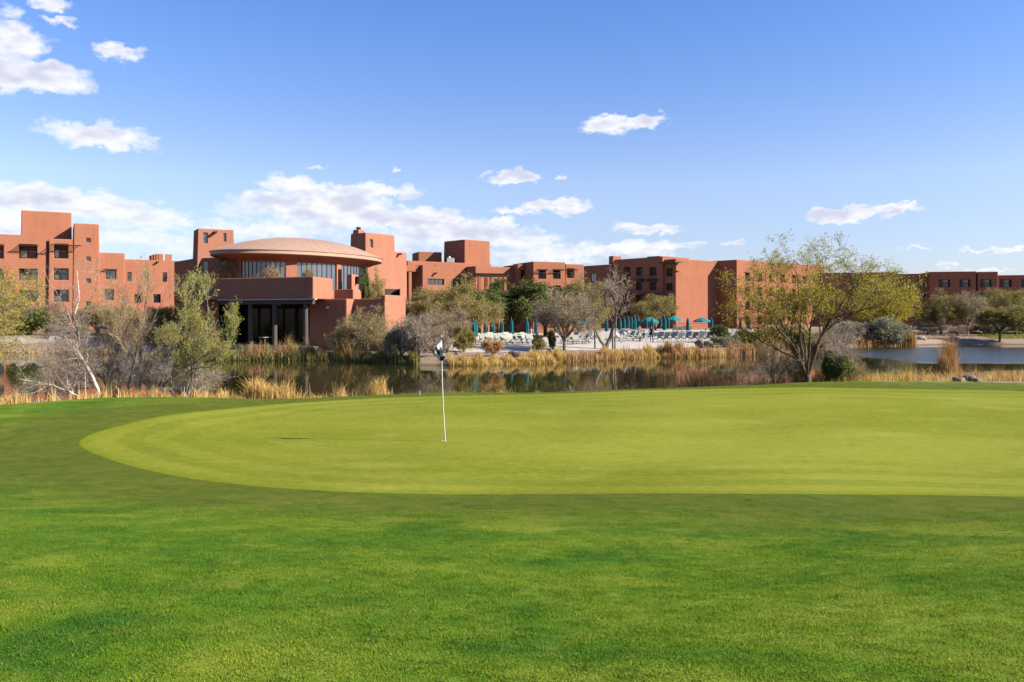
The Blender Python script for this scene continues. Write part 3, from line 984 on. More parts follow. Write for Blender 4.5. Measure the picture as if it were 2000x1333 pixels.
# ---- west guest building (left)
fr = Fr(145, 112, 29, 1.35)
west = fr.root('guest_building', 'stepped terracotta adobe guest building with shaded balconies on the west bank', 'building')
rowsL = [(477, 505), (525, 547), (567, 590), (607, 642)]
fblock(fr, west, 38, 143, 2.3, 9, 413, z0=-.6)
fblock(fr, west, -140, 95, 0, 5, 460, [(38, 75, ya, yb, 1.2, 'balcony') for ya, yb in rowsL] + [(-30, 8, ya, yb, 1.2, 'balcony') for ya, yb in rowsL] + [(-95, -60, ya, yb, 1.2, 'balcony') for ya, yb in rowsL], yref=60)
fblock(fr, west, 93, 145, -.4, 5, 467, [(104, 134, ya, yb, 1.2, 'balcony') for ya, yb in rowsL])
fblock(fr, west, 141, 196.5, -.5, 9, 437, [(168, 177, 466, 473.5, .3, 'glass'), (168, 177, 502.5, 510, .3, 'glass'), (168, 177, 545, 553, .3, 'glass'), (168, 177, 590, 598, .3, 'glass')])
fblock(fr, west, 188, 246, 1.2, 8, 494, [(206, 227, 527, 546, .35, 'glass'), (204, 222, 566, 587, .35, 'glass')])
fblock(fr, west, 238, 372, 1.9, 8, 508.5, [(247.5, 256, 532, 549, .3, 'glass'), (282, 291, 532, 549, .3, 'glass'), (318, 327, 532.5, 551, .3, 'glass'), (352, 359, 532, 549, .3, 'glass'), (262, 275, 575, 592, .3, 'glass'), (300, 314, 575, 592, .3, 'glass')], yref=300)
for (pa, pb, v0, y) in ((100, 158, -.4, 477), (36, 74, 0, 478), (-32, 8, 0, 478)):
    ua, ub = fr.u(pa, v0), fr.u(pb, v0)
    slat_shade(west, ua, ub, v0 + .2, fr.z(y, ua, v0), 1.3, 8)
for (pa, pb, v0, y) in ((203, 228, 1.2, 525),):
    ua, ub = fr.u(pa, v0), fr.u(pb, v0)
    slat_shade(west, ua, ub, v0 + .25, fr.z(y, ua, v0), .6, 5)
canale(west, fr.u(308, 1.9), 2.1, fr.z(513, fr.u(308, 1.9), 1.9))
# curved roof screen
bm = bmesh.new()
ua = fr.u(292, 7); ub = fr.u(336, 7)
zt = fr.z(496, ua, 7); zb_ = fr.z(509, ua, 7)
for i in range(10):
    a = ua + (ub - ua) * i / 10; b_ = ua + (ub - ua) * (i + 1) / 10
    if i == 6: continue
    hh = zt - .25 * (1 - min(1, i / 2)) if i < 6 else zt
    add_box(bm, ((a + b_) / 2, 7 + .08 * (i - 5) ** 2 * .3, (hh + zb_ - 1) / 2), (b_ - a + .01, .3 + .004 * i, hh - zb_ + 1))
bmobj('roof_screen', bm, 'adobe', west)

# ---- restaurant with the oval roof
K = 1.18
rx, ry = X_(560, 80), 80.0
rest = empty('restaurant_building', (rx, ry, 0), 0, 'round-fronted adobe restaurant with a shallow oval roof and shaded lakeside patio', 'building')
def prism(name, pts, z0, z1, mat, parent, bevel=.08, batter=0.0, cap=True):
    """upright solid over a plan given in world x, y"""
    bm = bmesh.new()
    cx = sum(p[0] for p in pts) / len(pts); cy = sum(p[1] for p in pts) / len(pts)
    lo = [bm.verts.new((p[0] - rx, p[1] - ry, z0)) for p in pts]
    hi = [bm.verts.new((cx + (p[0] - cx) * (1 - batter) - rx, cy + (p[1] - cy) * (1 - batter) - ry, z1)) for p in pts]
    n = len(pts)
    for i in range(n):
        bm.faces.new((lo[i], lo[(i + 1) % n], hi[(i + 1) % n], hi[i]))
    bm.faces.new(hi); bm.faces.new(lo)
    o = bmobj(name, bm, mat, parent)
    if bevel:
        b = o.modifiers.new('round', 'BEVEL'); b.width = bevel; b.segments = 2; b.limit_method = 'ANGLE'; b.angle_limit = R(30)
    return o
def pp(px, Y): return (X_(px, Y), Y)
FLOOR = Z_(677, 72) - .02
ZPb = Z_(584, 60 * K); ZPt = Z_(540.5, 60 * K)
A0, A1, B1, C1 = pp(350, 70 * K), pp(430, 63.6 * K), pp(611.5, 60 * K), pp(650, 63.8 * K)
prism('terrace_parapet', [A0, A1, B1, C1, pp(650, 78 * K), pp(340, 78 * K)], ZPb, ZPt - .9, 'adobe', rest, .06)
# parapet wall ring: front and side walls stand higher than the terrace floor
def wall_run(name, pts, th, z0, z1, mat, parent, bevel=.08):
    """thick wall along a line of plan points; thickness goes away from the camera side (left of travel)"""
    n = len(pts); L = []
    P = [Vector((p[0], p[1])) for p in pts]
    for i in range(n):
        d0 = (P[i] - P[i - 1]).normalized() if i > 0 else (P[1] - P[0]).normalized()
        d1 = (P[i + 1] - P[i]).normalized() if i < n - 1 else d0
        nn = Vector((-(d0.y + d1.y), d0.x + d1.x)).normalized()
        L.append(P[i] + nn * th / max(.35, nn.dot(Vector((-d1.y, d1.x)))))
    return prism(name, [tuple(p) for p in P] + [tuple(p) for p in reversed(L)], z0, z1, mat, parent, bevel)
wall_run('parapet_wall', [(A0[0] - .0, A0[1] - .01), (A1[0], A1[1] - .01), (B1[0] + .006, B1[1] - .01), (C1[0] + .006, C1[1])], .35, ZPb + .02, ZPt, 'adobe_terracotta', rest)
# pale drip edge and timber beam under it
e0, e1 = Vector(A1), Vector(B1)
dd = (e1 - e0).normalized(); ang = math.atan2(dd.y, dd.x); Lb = (e1 - e0).length
mid = (e0 + e1) / 2
box_obj('drip_edge', (mid.x - rx + .05, mid.y - ry - .02, ZPb - .03), (Lb + .5, .3, .10), 'pale_trim', rest, Matrix.Rotation(ang, 4, 'Z'))
box_obj('beam', (mid.x - rx, mid.y - ry + .25, ZPb - .27), (Lb, .35, .36), 'wood_grey', rest, Matrix.Rotation(ang, 4, 'Z'))
for px_ in (449, 489.5, 536.5, 597):
    t = (px_ - 430) / (611.5 - 430)
    q = e0 + (e1 - e0) * t + Vector((0, .3))
    q.x = X_(px_, q.y)
    cyl_obj('post', (q.x - rx, q.y - ry, FLOOR - .4), (q.x - rx, q.y - ry, ZPb - .40), .24, 'wood_grey', rest, r1=.20, n=12)
# patio: floor, back wall with dark doors, end walls
prism('patio_floor', [pp(395, 64.6 * K), pp(430, 63.1 * K), pp(615, 59.5 * K), pp(640, 70 * K), pp(380, 72 * K)], FLOOR - 1.2, FLOOR, 'stone_pale', rest, .03)
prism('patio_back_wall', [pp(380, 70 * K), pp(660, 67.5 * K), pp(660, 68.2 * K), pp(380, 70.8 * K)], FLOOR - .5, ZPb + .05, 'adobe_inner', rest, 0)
prism('patio_end_wall', [pp(372, 66 * K), pp(428, 66 * K), pp(428, 70.3 * K), pp(372, 70.3 * K)], FLOOR - 1, ZPb + .04, 'adobe', rest, .05)
for i in range(7):
    pa = 436 + i * 24
    Y = (70 - (pa - 380) / 280 * 2.5 - .12) * K
    box_obj('patio_door', (X_(pa + 11, Y) - rx, Y - ry - .05, (FLOOR + ZPb - .8) / 2), (.95, .06, ZPb - .8 - FLOOR), 'glass_dark', rest, Matrix.Rotation(-.06, 4, 'Z'))
# rail at the edge of the patio
bm = bmesh.new()
q0 = Vector((*pp(436, 63.0 * K), 0)); q1 = Vector((*pp(612, 59.62 * K), 0))
for h in (.06,):
    add_cyl(bm, (q0.x - rx, q0.y - ry, FLOOR + h), (q1.x - rx, q1.y - ry, FLOOR + h), .05, n=6)
bmobj('patio_kerb', bm, 'pale_trim', rest)
# lower walls to the right: folded plan, shade and sun facets
ZW = Z_(583.5, 61.5 * K)
w = [pp(604, 62.9 * K), pp(677, 61.2 * K), pp(690.5, 62.3 * K), pp(752, 60.8 * K), pp(792, 64.1 * K), pp(792.5, 72 * K), pp(615, 72 * K)]
prism('lower_wall', w, -.2, ZW - .02, 'adobe_terracotta', rest, .12, .006)
wl_ = [pp(752.5, 60.84 * K), pp(791, 64.1 * K)]
wall_run('stair_wall', wl_, .45, ZW - .3, Z_(577, 62 * K), 'adobe_terracotta', rest)
prism('gate_pier', [pp(781, 63.4 * K), pp(791, 63.9 * K), pp(789.5, 65 * K), pp(780, 64.6 * K)], ZW - .3, Z_(562, 64 * K), 'adobe_terracotta', rest, .1)
# timber screen above the wall
t0, t1 = Vector((*pp(752, 63 * K), 0)), Vector((*pp(781, 64.6 * K), 0))
for i in range(11):
    q = t0 + (t1 - t0) * (i + .5) / 11
    box_obj('screen_board', (q.x - rx, q.y - ry, (ZW - .3 + Z_(565, 64 * K)) / 2), ((t1 - t0).length / 11 - .03, .06, Z_(565, 64 * K) - ZW + .3), 'wood_dark', rest, Matrix.Rotation(math.atan2((t1 - t0).y, (t1 - t0).x), 4, 'Z'))
# terrace furniture walls: small pier and hearth with a slot
prism('pier', [pp(660, 65.6 * K), pp(668, 65.4 * K), pp(668.5, 66.2 * K), pp(660.5, 66.4 * K)], ZW - .1, Z_(526.5, 66 * K), 'adobe_terracotta', rest, .08)
hearth = prism('hearth', [pp(676, 64.2 * K), pp(687, 63.6 * K), pp(701, 65.2 * K), pp(690, 66 * K)], ZW - .1, Z_(536.5, 64.5 * K), 'adobe_terracotta', rest, .15, .05)
box_obj('hearth_slot', (X_(696.5, 64.55 * K) - rx, 64.55 * K - ry - .06, Z_(548, 64.6 * K)), (.22, .5, .7), 'interior', hearth, Matrix.Rotation(.9, 4, 'Z'))
wall_run('terrace_wall', [pp(652, 63.9 * K), pp(690, 63.2 * K), pp(704, 64.6 * K)], .3, ZW - .1, Z_(565.5, 63.6 * K), 'adobe_terracotta', rest)
# wall lamps
for px_, py_, Yk in ((640.5, 601.5, 61.98), (726.5, 598.5, 61.35)):
    Y = Yk * K - .06
    bm = bmesh.new()
    add_box(bm, (X_(px_, Y) - rx, Y - ry, Z_(py_, Y)), (.30, .22, .14)); add_box(bm, (X_(px_, Y) - rx, Y - ry + .04, Z_(py_, Y) + .09), (.2, .16, .08))
    bmobj('wall_lamp', bm, 'white_paint', rest)
for px_ in (458, 546):
    Y = 64.2 * K
    bm = bmesh.new()
    add_cyl(bm, (X_(px_, Y) - rx, Y - ry, Z_(598.5, Y)), (X_(px_, Y) - rx, Y - ry, Z_(596, Y) + .12), .20, .07, n=10)
    add_cyl(bm, (X_(px_, Y) - rx, Y - ry, Z_(596, Y) + .1), (X_(px_, Y) - rx, Y - ry, ZPb + .02), .02, n=6)
    bmobj('pendant_lamp', bm, 'pale_trim', rest)

# oval: plan ellipse (centre, half axes, turn) of the roof edge
OC = Vector((X_(590, 86), 86.0)); OA, OB, OT = 10.5, 6.5, R(60)
def oval(t, s=1.0):
    c, sn = math.cos(OT), math.sin(OT)
    x, y = OA * s * math.cos(t), OB * s * math.sin(t)
    return OC.x + x * c - y * sn, OC.y + x * sn + y * c
ZE = 9.9      # roof edge, top of the fascia
def oval_roof():
    n = 112
    prof = [(.80, ZE - .95), (.90, ZE - .62), (.985, ZE - .42), (1.0, ZE - .34), (1.0, ZE - .02), (1.012, ZE), (.985, ZE + .10), (.93, ZE + .30), (.82, ZE + .68), (.68, ZE + 1.08), (.52, ZE + 1.42), (.34, ZE + 1.68), (.16, ZE + 1.82), (.001, ZE + 1.86)]
    V, F4 = [], []
    for (s, z) in prof:
        for i in range(n):
            x, y = oval(2 * math.pi * i / n, s)
            V.append((x - rx, y - ry, z))
    for j in range(len(prof) - 1):
        for i in range(n):
            F4.append((j * n + i, j * n + (i + 1) % n, (j + 1) * n + (i + 1) % n, (j + 1) * n + i))
    me = npmesh('oval_roof', V, F4, smooth=True)
    me.materials.append(MATS['roof_metal']); me.materials.append(MATS['adobe_terracotta'])
    me.polygons.foreach_set('material_index', [1 if j < 2 else 0 for j in range(len(prof) - 1) for i in range(n)])
    ro = mobj('oval_roof', me, 'roof_metal', rest)
    es = ro.modifiers.new('crisp', 'EDGE_SPLIT'); es.split_angle = R(38)
    # raised seams that run up the roof
    bm = bmesh.new()
    for i in range(0, 56):
        t = 2 * math.pi * i / 56
        for (s0, z0), (s1, z1) in zip(prof[6:10], prof[7:11]):
            x0, y0 = oval(t, s0); x1, y1 = oval(t, s1)
            add_cyl(bm, (x0 - rx, y0 - ry, z0), (x1 - rx, y1 - ry, z1), .012, n=4)
    bmobj('roof_seams', bm, 'roof_metal', ro)
oval_roof()
# drum under the roof: piers and tall panes between them
ZG0, ZG1 = ZPt - 1.2, ZE - .93
def drum():
    n = 88
    s_ = .80
    bm = bmesh.new()
    for (zz0, zz1, so) in ((ZG1 - .12, ZE - .6, .808), (ZPb - .3, ZG0 + .35, .805)):
        lo = []; hi = []
        for i in range(n):
            x, y = oval(2 * math.pi * i / n, so)
            lo.append(bm.verts.new((x - rx, y - ry, zz0))); hi.append(bm.verts.new((x - rx, y - ry, zz1)))
        for i in range(n):
            bm.faces.new((lo[i], lo[(i + 1) % n], hi[(i + 1) % n], hi[i]))
        bm.faces.new(hi); bm.faces.new(lo)
    bmobj('drum_wall', bm, 'adobe', rest)
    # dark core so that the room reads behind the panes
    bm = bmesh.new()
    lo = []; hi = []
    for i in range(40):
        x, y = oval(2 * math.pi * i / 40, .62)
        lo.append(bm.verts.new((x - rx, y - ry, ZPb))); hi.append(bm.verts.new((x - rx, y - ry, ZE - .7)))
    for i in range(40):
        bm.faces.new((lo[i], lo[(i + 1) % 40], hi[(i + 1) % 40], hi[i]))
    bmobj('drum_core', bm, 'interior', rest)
    # columns of the photo where piers stand
    for i in range(n):
        t0 = 2 * math.pi * i / n; t1 = 2 * math.pi * (i + 1) / n
        x0, y0 = oval(t0, s_); x1, y1 = oval(t1, s_)
        if x0 < OC.x and y0 > OC.y + 3: continue
        xm, ym = (x0 + x1) / 2, (y0 + y1) / 2
        pxm = 1000 + F * xm / ym
        L = math.hypot(x1 - x0, y1 - y0); a = math.atan2(y1 - y0, x1 - x0)
        rot = Matrix.Rotation(a, 4, 'Z')
        zc = (ZG0 + .3 + ZG1) / 2; hz = ZG1 - ZG0 - .3
        if 562 < pxm < 574 or 655 < pxm < 667 or pxm < 474:
            box_obj('drum_pier', (xm - rx, ym - ry, zc), (L + .02, .34, hz + .3), 'adobe', rest, rot)
        else:
            dark = pxm > 700
            pane = box_obj('drum_window', (xm - rx, ym - ry, zc), (L, .03, hz), 'glass_sky' if not dark else 'glass', rest, rot)
            bm = bmesh.new()
            add_box(bm, (x0 - rx, y0 - ry, zc), (.07, .14, hz), rot)
            bmobj('mullion', bm, 'frame_dark', pane)
drum()
# stair towers
def tower(px, Y, al, wl, wd, ytop, ybase, parent, batter, ops_f=(), name='tower'):
    """front corner at photo column px; front wl to the right, side wd back"""
    f = Fr(px, Y, al, 0)
    rt = empty(name, (f.ox - rx, f.oy - ry, 0), f.a); rt.parent = parent
    z1 = Z_(ytop, Y)
    L = []
    for (a, b, ya, yb, dp) in ops_f:
        ua, ub = f.u(a, 0), f.u(b, 0); um = (ua + ub) / 2
        L.append((ua, ub, f.z(yb, um, 0), f.z(ya, um, 0), dp))
    o = wall_part('tower_wall', parent, 'adobe_terracotta', 0, wl, 0, wd, ybase, z1, {'f': L}, batter, .16)
    o.location = (f.ox - rx, f.oy - ry, 0); o.rotation_euler = (0, 0, f.a)
    bpy.data.objects.remove(rt)
    for (ua, ub, za, zb, dp) in L:
        du = batter * ((za + zb) / 2 - ybase)
        pane = box_obj('window', ((ua + ub) / 2 + (du * (1 - (ua + ub) / wl)), du + dp - .05, (za + zb) / 2), (ub - ua, .04, zb - za), 'glass_sky', o)
    return f, o, z1
f1, tw1, z1 = tower(381, 85, 30, 4.3, 3.6, 445.5, .5, rest, .030, [(393, 404, 454, 475, .3), (440.5, 447, 455.5, 472, .3)])
canale(tw1, f1.u(421, 0), .3, Z_(452, 85) - .05)
wall_run('link_wall', [pp(340, 92), pp(381, 86), pp(474, 83)], .5, .5, Z_(506, 87), 'adobe', rest)
box_obj('link_window', (X_(403.5, 85.2) - rx, 85.2 - ry + .08, Z_(522, 85.2)), (.55, .2, 1.05), 'glass_sky', rest, Matrix.Rotation(.0, 4, 'Z'))
f2, tw2, z2 = tower(713, 99.5, 50, 5.4, 3.5, 453.5, .5, rest, .024, [(723.5, 729.5, 468, 484, .35)])
# chimney on the second tower
ch = wall_part('chimney', tw2, 'adobe_terracotta', .35, 1.5, 1.7, 2.9, z2 - .3, Z_(447.5, 100.5), None, .10, .12)
bm = bmesh.new()
add_cyl(bm, (.9, 2.3, Z_(447.5, 100.5) - .05), (.9, 2.3, Z_(446, 100.5) + .06), .22, n=10)
for q in range(5):
    a = q * 1.256
    bmesh.ops.create_uvsphere(bm, u_segments=8, v_segments=6, radius=.15, matrix=Matrix.Translation((.9 + .17 * math.cos(a), 2.3 + .17 * math.sin(a), Z_(444.5, 100.5) + .05 * (q % 2))))
bmobj('chimney_cap', bm, 'dark_metal', ch)
# wall that runs back from it
f3 = Fr(750, 105, 50, 0)
wb = wall_part('back_wall', rest, 'adobe_terracotta', -.5, f3.u(796, 0), 0, 4, .5, Z_(490, 105), None, .006, .12)
wb.location = (f3.ox - rx, f3.oy - ry, 0); wb.rotation_euler = (0, 0, f3.a)
canale(wb, f3.u(779, 0), .1, Z_(499, 108))
box_obj('window', (f3.u(741, 0) - 0.9, -.0, Z_(549, 104)), (1.3, .12, 1.3), 'glass', wb)

# ---- central lodge
fr = Fr(825, 124, 36, .8)
lodge = fr.root('lodge_building', 'low adobe lodge with a tall square tower, pergola and shaded balconies', 'building')
fblock(fr, lodge, 825, 927, 0, 7, 519, [(835, 868, 545, 557, .35, 'glass'), (884, 902, 546, 556, .35, 'glass')], mat='adobe_far', yref=850)
fblock(fr, lodge, 795, 962, 7.1, 9, 511.5, mat='adobe_far', yref=850)
# porch on the left: dark recess under a slab, one column
u0, v0 = -.3, .3
zt = fr.z(519.5, 0, 0)
wall_part('porch_slab', lodge, 'adobe_far', -4.6, -.02, 1.0, 7, zt - .9, zt - .02, None, 0, .08)
wall_part('porch_column', lodge, 'adobe_far', -1.75, -1.2, 1.1, 1.6, -.6, zt - .92, None, .0, .08)
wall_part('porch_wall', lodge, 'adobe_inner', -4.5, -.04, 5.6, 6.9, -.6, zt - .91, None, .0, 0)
box_obj('door', (-2.6, 5.55, fr.z(552, 0, 0)), (1.2, .1, 2.0), 'glass_sky', lodge)
fr2 = Fr(907, 138, 42, .8)
tu0, tu1 = 0, fr2.u(960.5, 0)
t_ = wall_part('tower_wall', lodge, 'adobe_far', 0, tu1, 0, 6.2, -.5, Z_(467.5, 138) - .8, None, .014, .15)
def into(o, fr_from, fr_to):
    """put a part built on one set of axes under a thing that stands on another"""
    M = Matrix.Translation((fr_to.ox, fr_to.oy, fr_to.z0)) @ Matrix.Rotation(fr_to.a, 4, 'Z')
    Mf = Matrix.Translation((fr_from.ox, fr_from.oy, fr_from.z0)) @ Matrix.Rotation(fr_from.a, 4, 'Z')
    o.matrix_local = M.inverted() @ Mf
into(t_, fr2, fr)
fr3 = Fr(865, 142, 20, .8)
t_ = wall_part('roof_block', lodge, 'adobe_far', fr3.u(816, 0), 0, 0, 5, -.5, Z_(493, 142) - .8, None, .01, .12); into(t_, fr3, fr)
fr4 = Fr(928, 126, 33, .8)
def sub(fra, *a, **k):
    """blocks on other axes, as parts of the lodge"""
    before = set(o.name for o in lodge.children)
    fblock(fra, lodge, *a, **k)
    for o in lodge.children:
        if o.name not in before:
            into(o, fra, fr)
sub(fr4, 928, 1033, 0, 10, 521, [(966, 982, 546, 562, .5, 'glass')], mat='adobe_far', yref=960)
fr5 = Fr(1041, 126, 24, .8)
sub(fr5, 1041, 1106, 0, 8, 512, [(1051, 1067, 528, 545, 1.2, 'balcony'), (1081, 1096.5, 528, 545, 1.2, 'balcony'), (1051, 1067, 558, 574, 1.2, 'balcony'), (1081, 1096.5, 558, 574, 1.2, 'balcony')], mat='adobe_far')
sub(fr5, 1104, 1143, 1.2, 8, 516.5, [(1107, 1122, 525, 543.5, 1.2, 'balcony'), (1107, 1122, 557, 574, 1.2, 'balcony')], mat='adobe_far')
sub(fr5, 1010, 1043, 3.0, 6, 517, [(1018, 1034, 528, 543, 1.0, 'balcony')], mat='adobe_far')
for (pa, pb, v0) in ((1049, 1069, 0), (1079, 1099, 0), (1105, 1124, 1.2)):
    ua, ub = fr5.u(pa, v0), fr5.u(pb, v0)
    bf = set(o.name for o in lodge.children)
    slat_shade(lodge, ua, ub, v0 + .25, fr5.z(526, ua, v0), .9, 6)
    for o in lodge.children:
        if o.name not in bf: into(o, fr5, fr)
canale(lodge, fr.u(850, 0), .1, fr.z(535, fr.u(850, 0), 0))
# roof plant on the lodge
bm = bmesh.new()
add_box(bm, (0, 0, .35), (1.1, .8, .7)); add_cyl(bm, (-.2, 0, .7), (-.2, 0, 1.0), .2, n=8)
ac = bmobj('roof_unit', bm, 'white_paint', lodge)
ac.matrix_local = (Matrix.Translation((fr.ox, fr.oy, fr.z0)) @ Matrix.Rotation(fr.a, 4, 'Z')).inverted() @ Matrix.Translation((X_(880, 133), 133, Z_(511.5, 131)))
# pergola
pg_ = empty('pergola', (X_(965, 116), 116, .85), R(20), 'dark timber pergola on posts in front of the lodge', 'pergola')
for (du, dv) in ((-2.2, 0), (-.4, 0), (1.6, 0), (-2.2, 2.4), (-.4, 2.4), (1.6, 2.4)):
    wall_part('post', pg_, 'adobe_far', du - .22, du + .22, dv - .22, dv + .22, -.3, Z_(541, 116) - .85, None, 0, .05)
for dv in (0, 2.4):
    box_obj('beam', (-.3, dv, Z_(540, 116) - .85 + .12), (5.0, .22, .26), 'wood_dark', pg_)
for i in range(9):
    cyl_obj('rafter', (-2.5 + i * .55, -.7, Z_(540, 116) - .85 + .33), (-2.5 + i * .55, 3.1, Z_(540, 116) - .85 + .33), .075, 'wood_dark', pg_, n=6)

# ---- east hotel wing
fr = Fr(1320, 168, -50, .6)
hotel = fr.root('hotel_wing', 'four-storey adobe hotel wing with a blank sunlit end wall behind the pool', 'building')
rowsH = [(522, 539), (551.5, 567), (578, 594), (602, 616)]
cols = [(1218, 1230.5), (1241.5, 1256), (1268, 1282)]
ops = [(a, b, ya, yb, 1.1, 'balcony') for (a, b) in cols for (ya, yb) in rowsH] + [(1197, 1209, ya, yb, 1.1, 'balcony') for (ya, yb) in rowsH]
fblock(fr, hotel, 1190, 1294, 0, 9, 502, ops, mat='adobe_far', yref=1285, batter=.004, rops=())
u_a = fr.u(1293.5, 0)
fblock(fr, hotel, 1293, 1320, .6, 9.5, 506, [(1300, 1313, ya + 2, yb + 1, 1.1, 'balcony') for (ya, yb) in rowsH], mat='adobe_far', yref=1320, batter=.004)
# long end wall in the sun
v_e = fr.v(1402, fr.u(1320, .6) - .02)
wall_part('wall', hotel, 'adobe_far', fr.u(1300, .7), fr.u(1320, .6) - .03, 6, v_e + 2, -.6, fr.z(505, 0, 0), None, .004, .12)
# projecting wing with windows in the sun: front is the right-hand wall
u_w = fr.u(1320, .6)
hw = []
L = []
for c_ in range(7):
    s0 = 3.2 + c_ * 4.6
    for r_ in range(4):
        z0_ = .9 + r_ * 3.15
        L.append((s0, s0 + 1.7, z0_, z0_ + 1.8, 1.0))
ww = wall_part('wing_wall', hotel, 'adobe_far', u_w - 6, u_w + 4.8, v_e, v_e + 36, -.6, fr.z(503.5, 0, 0), {'r': L}, .004, .12)
for (a, b, za, zb, dp) in L:
    window(hotel, (v_e + a, v_e + b, za, zb), dp, 'balcony', 'r', u_w + 4.8 - .03)
fblock(fr, hotel, 1132, 1192, -1.5, 10, 517.5, [(1153, 1163, 535, 550, .3, 'glass'), (1150, 1164, 566, 580, .4, 'glass')], mat='adobe_far', yref=1180, batter=.004, glass='glass_sky')
wall_part('pier', hotel, 'adobe_far', fr.u(1188, -.6), fr.u(1207, -.6) * .5 + fr.u(1188, -.6) * .5, -.6, 2.2, -.6, fr.z(500, fr.u(1198, -.6), -.6), None, .004, .12)
# shade slabs over the middle storeys, and one deep canopy at the corner
for (a, b) in cols:
    ua, ub = fr.u(a - 2, 0), fr.u(b + 2, 0)
    box_obj('awning', ((ua + ub) / 2, -.45, fr.z(548, ua, 0)), (ub - ua, 1.0, .5), 'wood_dark', hotel)
ua, ub = fr.u(1205, 0), fr.u(1316, 0)
box_obj('walkway_roof', ((ua + ub) / 2, -.8, fr.z(575, ub, 0)), (ub - ua, 1.7, .25), 'wood_dark', hotel)
ua, ub = fr.u(1300, .6), u_w
box_obj('corner_canopy', ((ua + ub) / 2 + .6, -.2, fr.z(512.5, ub, 0)), (ub - ua + 1.5, 2.4, .28), 'wood_grey', hotel)
box_obj('corner_shade', (u_w + .25, .9, fr.z(520, ub, 0)), (.35, 1.5, 1.9), 'adobe_far', hotel)
wall_part('roof_step', hotel, 'adobe_far', fr.u(1268, 2), fr.u(1293, 2), 1.2, 6, 4, fr.z(500, fr.u(1290, 1.2), 1.2), None, 0, .1)

# ---- far right guest wing
fr = Fr(1815, 186, -14, .6)
far = fr.root('guest_wing', 'long dark red guest wing in shade beyond the eastern pond', 'building')
rowsR = [(546, 561), (573, 588), (600, 615)]
fblock(fr, far, 1815, 1907, 0, 10, 530.5, [(a, b, ya, yb, 1.0, 'balcony') for (a, b) in ((1834, 1856), (1874, 1896)) for (ya, yb) in rowsR], mat='adobe_far', yref=1900, batter=.004)
fblock(fr, far, 1910, 1950, -.3, 10, 531, [(1915, 1937, ya, yb, 1.0, 'balcony') for (ya, yb) in rowsR], mat='adobe_far', batter=.004)
fblock(fr, far, 1905, 1912, 1.5, 8, 537, mat='adobe_far', batter=0)
fblock(fr, far, 1949, 2090, 1.2, 10, 538, [(a, b, ya, yb, 1.0, 'balcony') for (a, b) in ((1953, 1976), (1995, 2016), (2034, 2056)) for (ya, yb) in rowsR], mat='adobe_far', yref=1960, batter=.004)
fblock(fr, far, 1752, 1816, 1.5, 10, 535, [(a, b, ya, yb, 1.0, 'balcony') for (a, b) in ((1757, 1772), (1792, 1808)) for (ya, yb) in rowsR], mat='adobe_far', yref=1800, batter=.004)
fblock(fr, far, 1540, 1753, 3, 10, 532, [(a, b, ya, yb, 1.0, 'balcony') for (a, b) in ((1660, 1676), (1700, 1716)) for (ya, yb) in rowsR], mat='adobe_far', yref=1740, batter=.004)
# ------------------------------------------------------------------ plants
def unit(a):
    return a / np.maximum(np.linalg.norm(a, axis=-1, keepdims=True), 1e-9)
def tubes(P, Rd, sides):
    """P (M,N,3), Rd (M,N) -> verts, quads"""
    M, N, _ = P.shape
    T = np.empty_like(P)
    T[:, 1:-1] = P[:, 2:] - P[:, :-2]; T[:, 0] = P[:, 1] - P[:, 0]; T[:, -1] = P[:, -1] - P[:, -2]
    T = unit(T)
    ref = np.where(np.abs(T[..., 2:3]) > .9, np.array([1., 0, 0]), np.array([0., 0, 1]))
    A = unit(np.cross(T, ref)); B = np.cross(T, A)
    an = np.arange(sides) * 2 * np.pi / sides
    V = P[:, :, None, :] + Rd[:, :, None, None] * (np.cos(an)[None, None, :, None] * A[:, :, None, :] + np.sin(an)[None, None, :, None] * B[:, :, None, :])
    idx = np.arange(M * N * sides).reshape(M, N, sides)
    a = idx[:, :-1, :]; b = np.roll(idx, -1, 2)[:, :-1, :]; c = np.roll(idx, -1, 2)[:, 1:, :]; d = idx[:, 1:, :]
    return V.reshape(-1, 3), np.stack([a, b, c, d], -1).reshape(-1, 4)
def spawn(rng, P, Rd, k, length, N=5, t0=.25, t1=1.0, ang=(25, 60), up=.15, wander=.18, rr=.6, rmin=.003, lenvar=.35, taper=.35, shrink=.35):
    M, n0, _ = P.shape
    t = rng.uniform(t0, t1, (M, k))
    t = np.sort(t, 1)
    f = t * (n0 - 1); i = np.minimum(f.astype(int), n0 - 2); fr_ = (f - i)[..., None]
    ar = np.arange(M)[:, None]
    p = P[ar, i] * (1 - fr_) + P[ar, i + 1] * fr_
    tan = unit(P[ar, i + 1] - P[ar, i])
    r = Rd[ar, i] * (1 - fr_[..., 0]) + Rd[ar, i + 1] * fr_[..., 0]
    perp = unit(np.cross(tan, rng.normal(size=tan.shape)))
    a = np.radians(rng.uniform(ang[0], ang[1], (M, k)))[..., None]
    d = np.cos(a) * tan + np.sin(a) * perp
    L = length * (1 - shrink * t) * rng.uniform(1 - lenvar, 1 + lenvar, (M, k))
    out = [p]; cur = p
    for s in range(N - 1):
        d = unit(d + wander * rng.normal(size=d.shape) + np.array([0, 0, up]))
        cur = cur + d * (L / (N - 1))[..., None]
        out.append(cur)
    C = np.stack(out, 2).reshape(M * k, N, 3)
    r0 = np.maximum(r.reshape(-1) * rr, rmin)
    Rc = r0[:, None] * np.linspace(1, taper, N)[None]
    return C, np.maximum(Rc, rmin * .7)
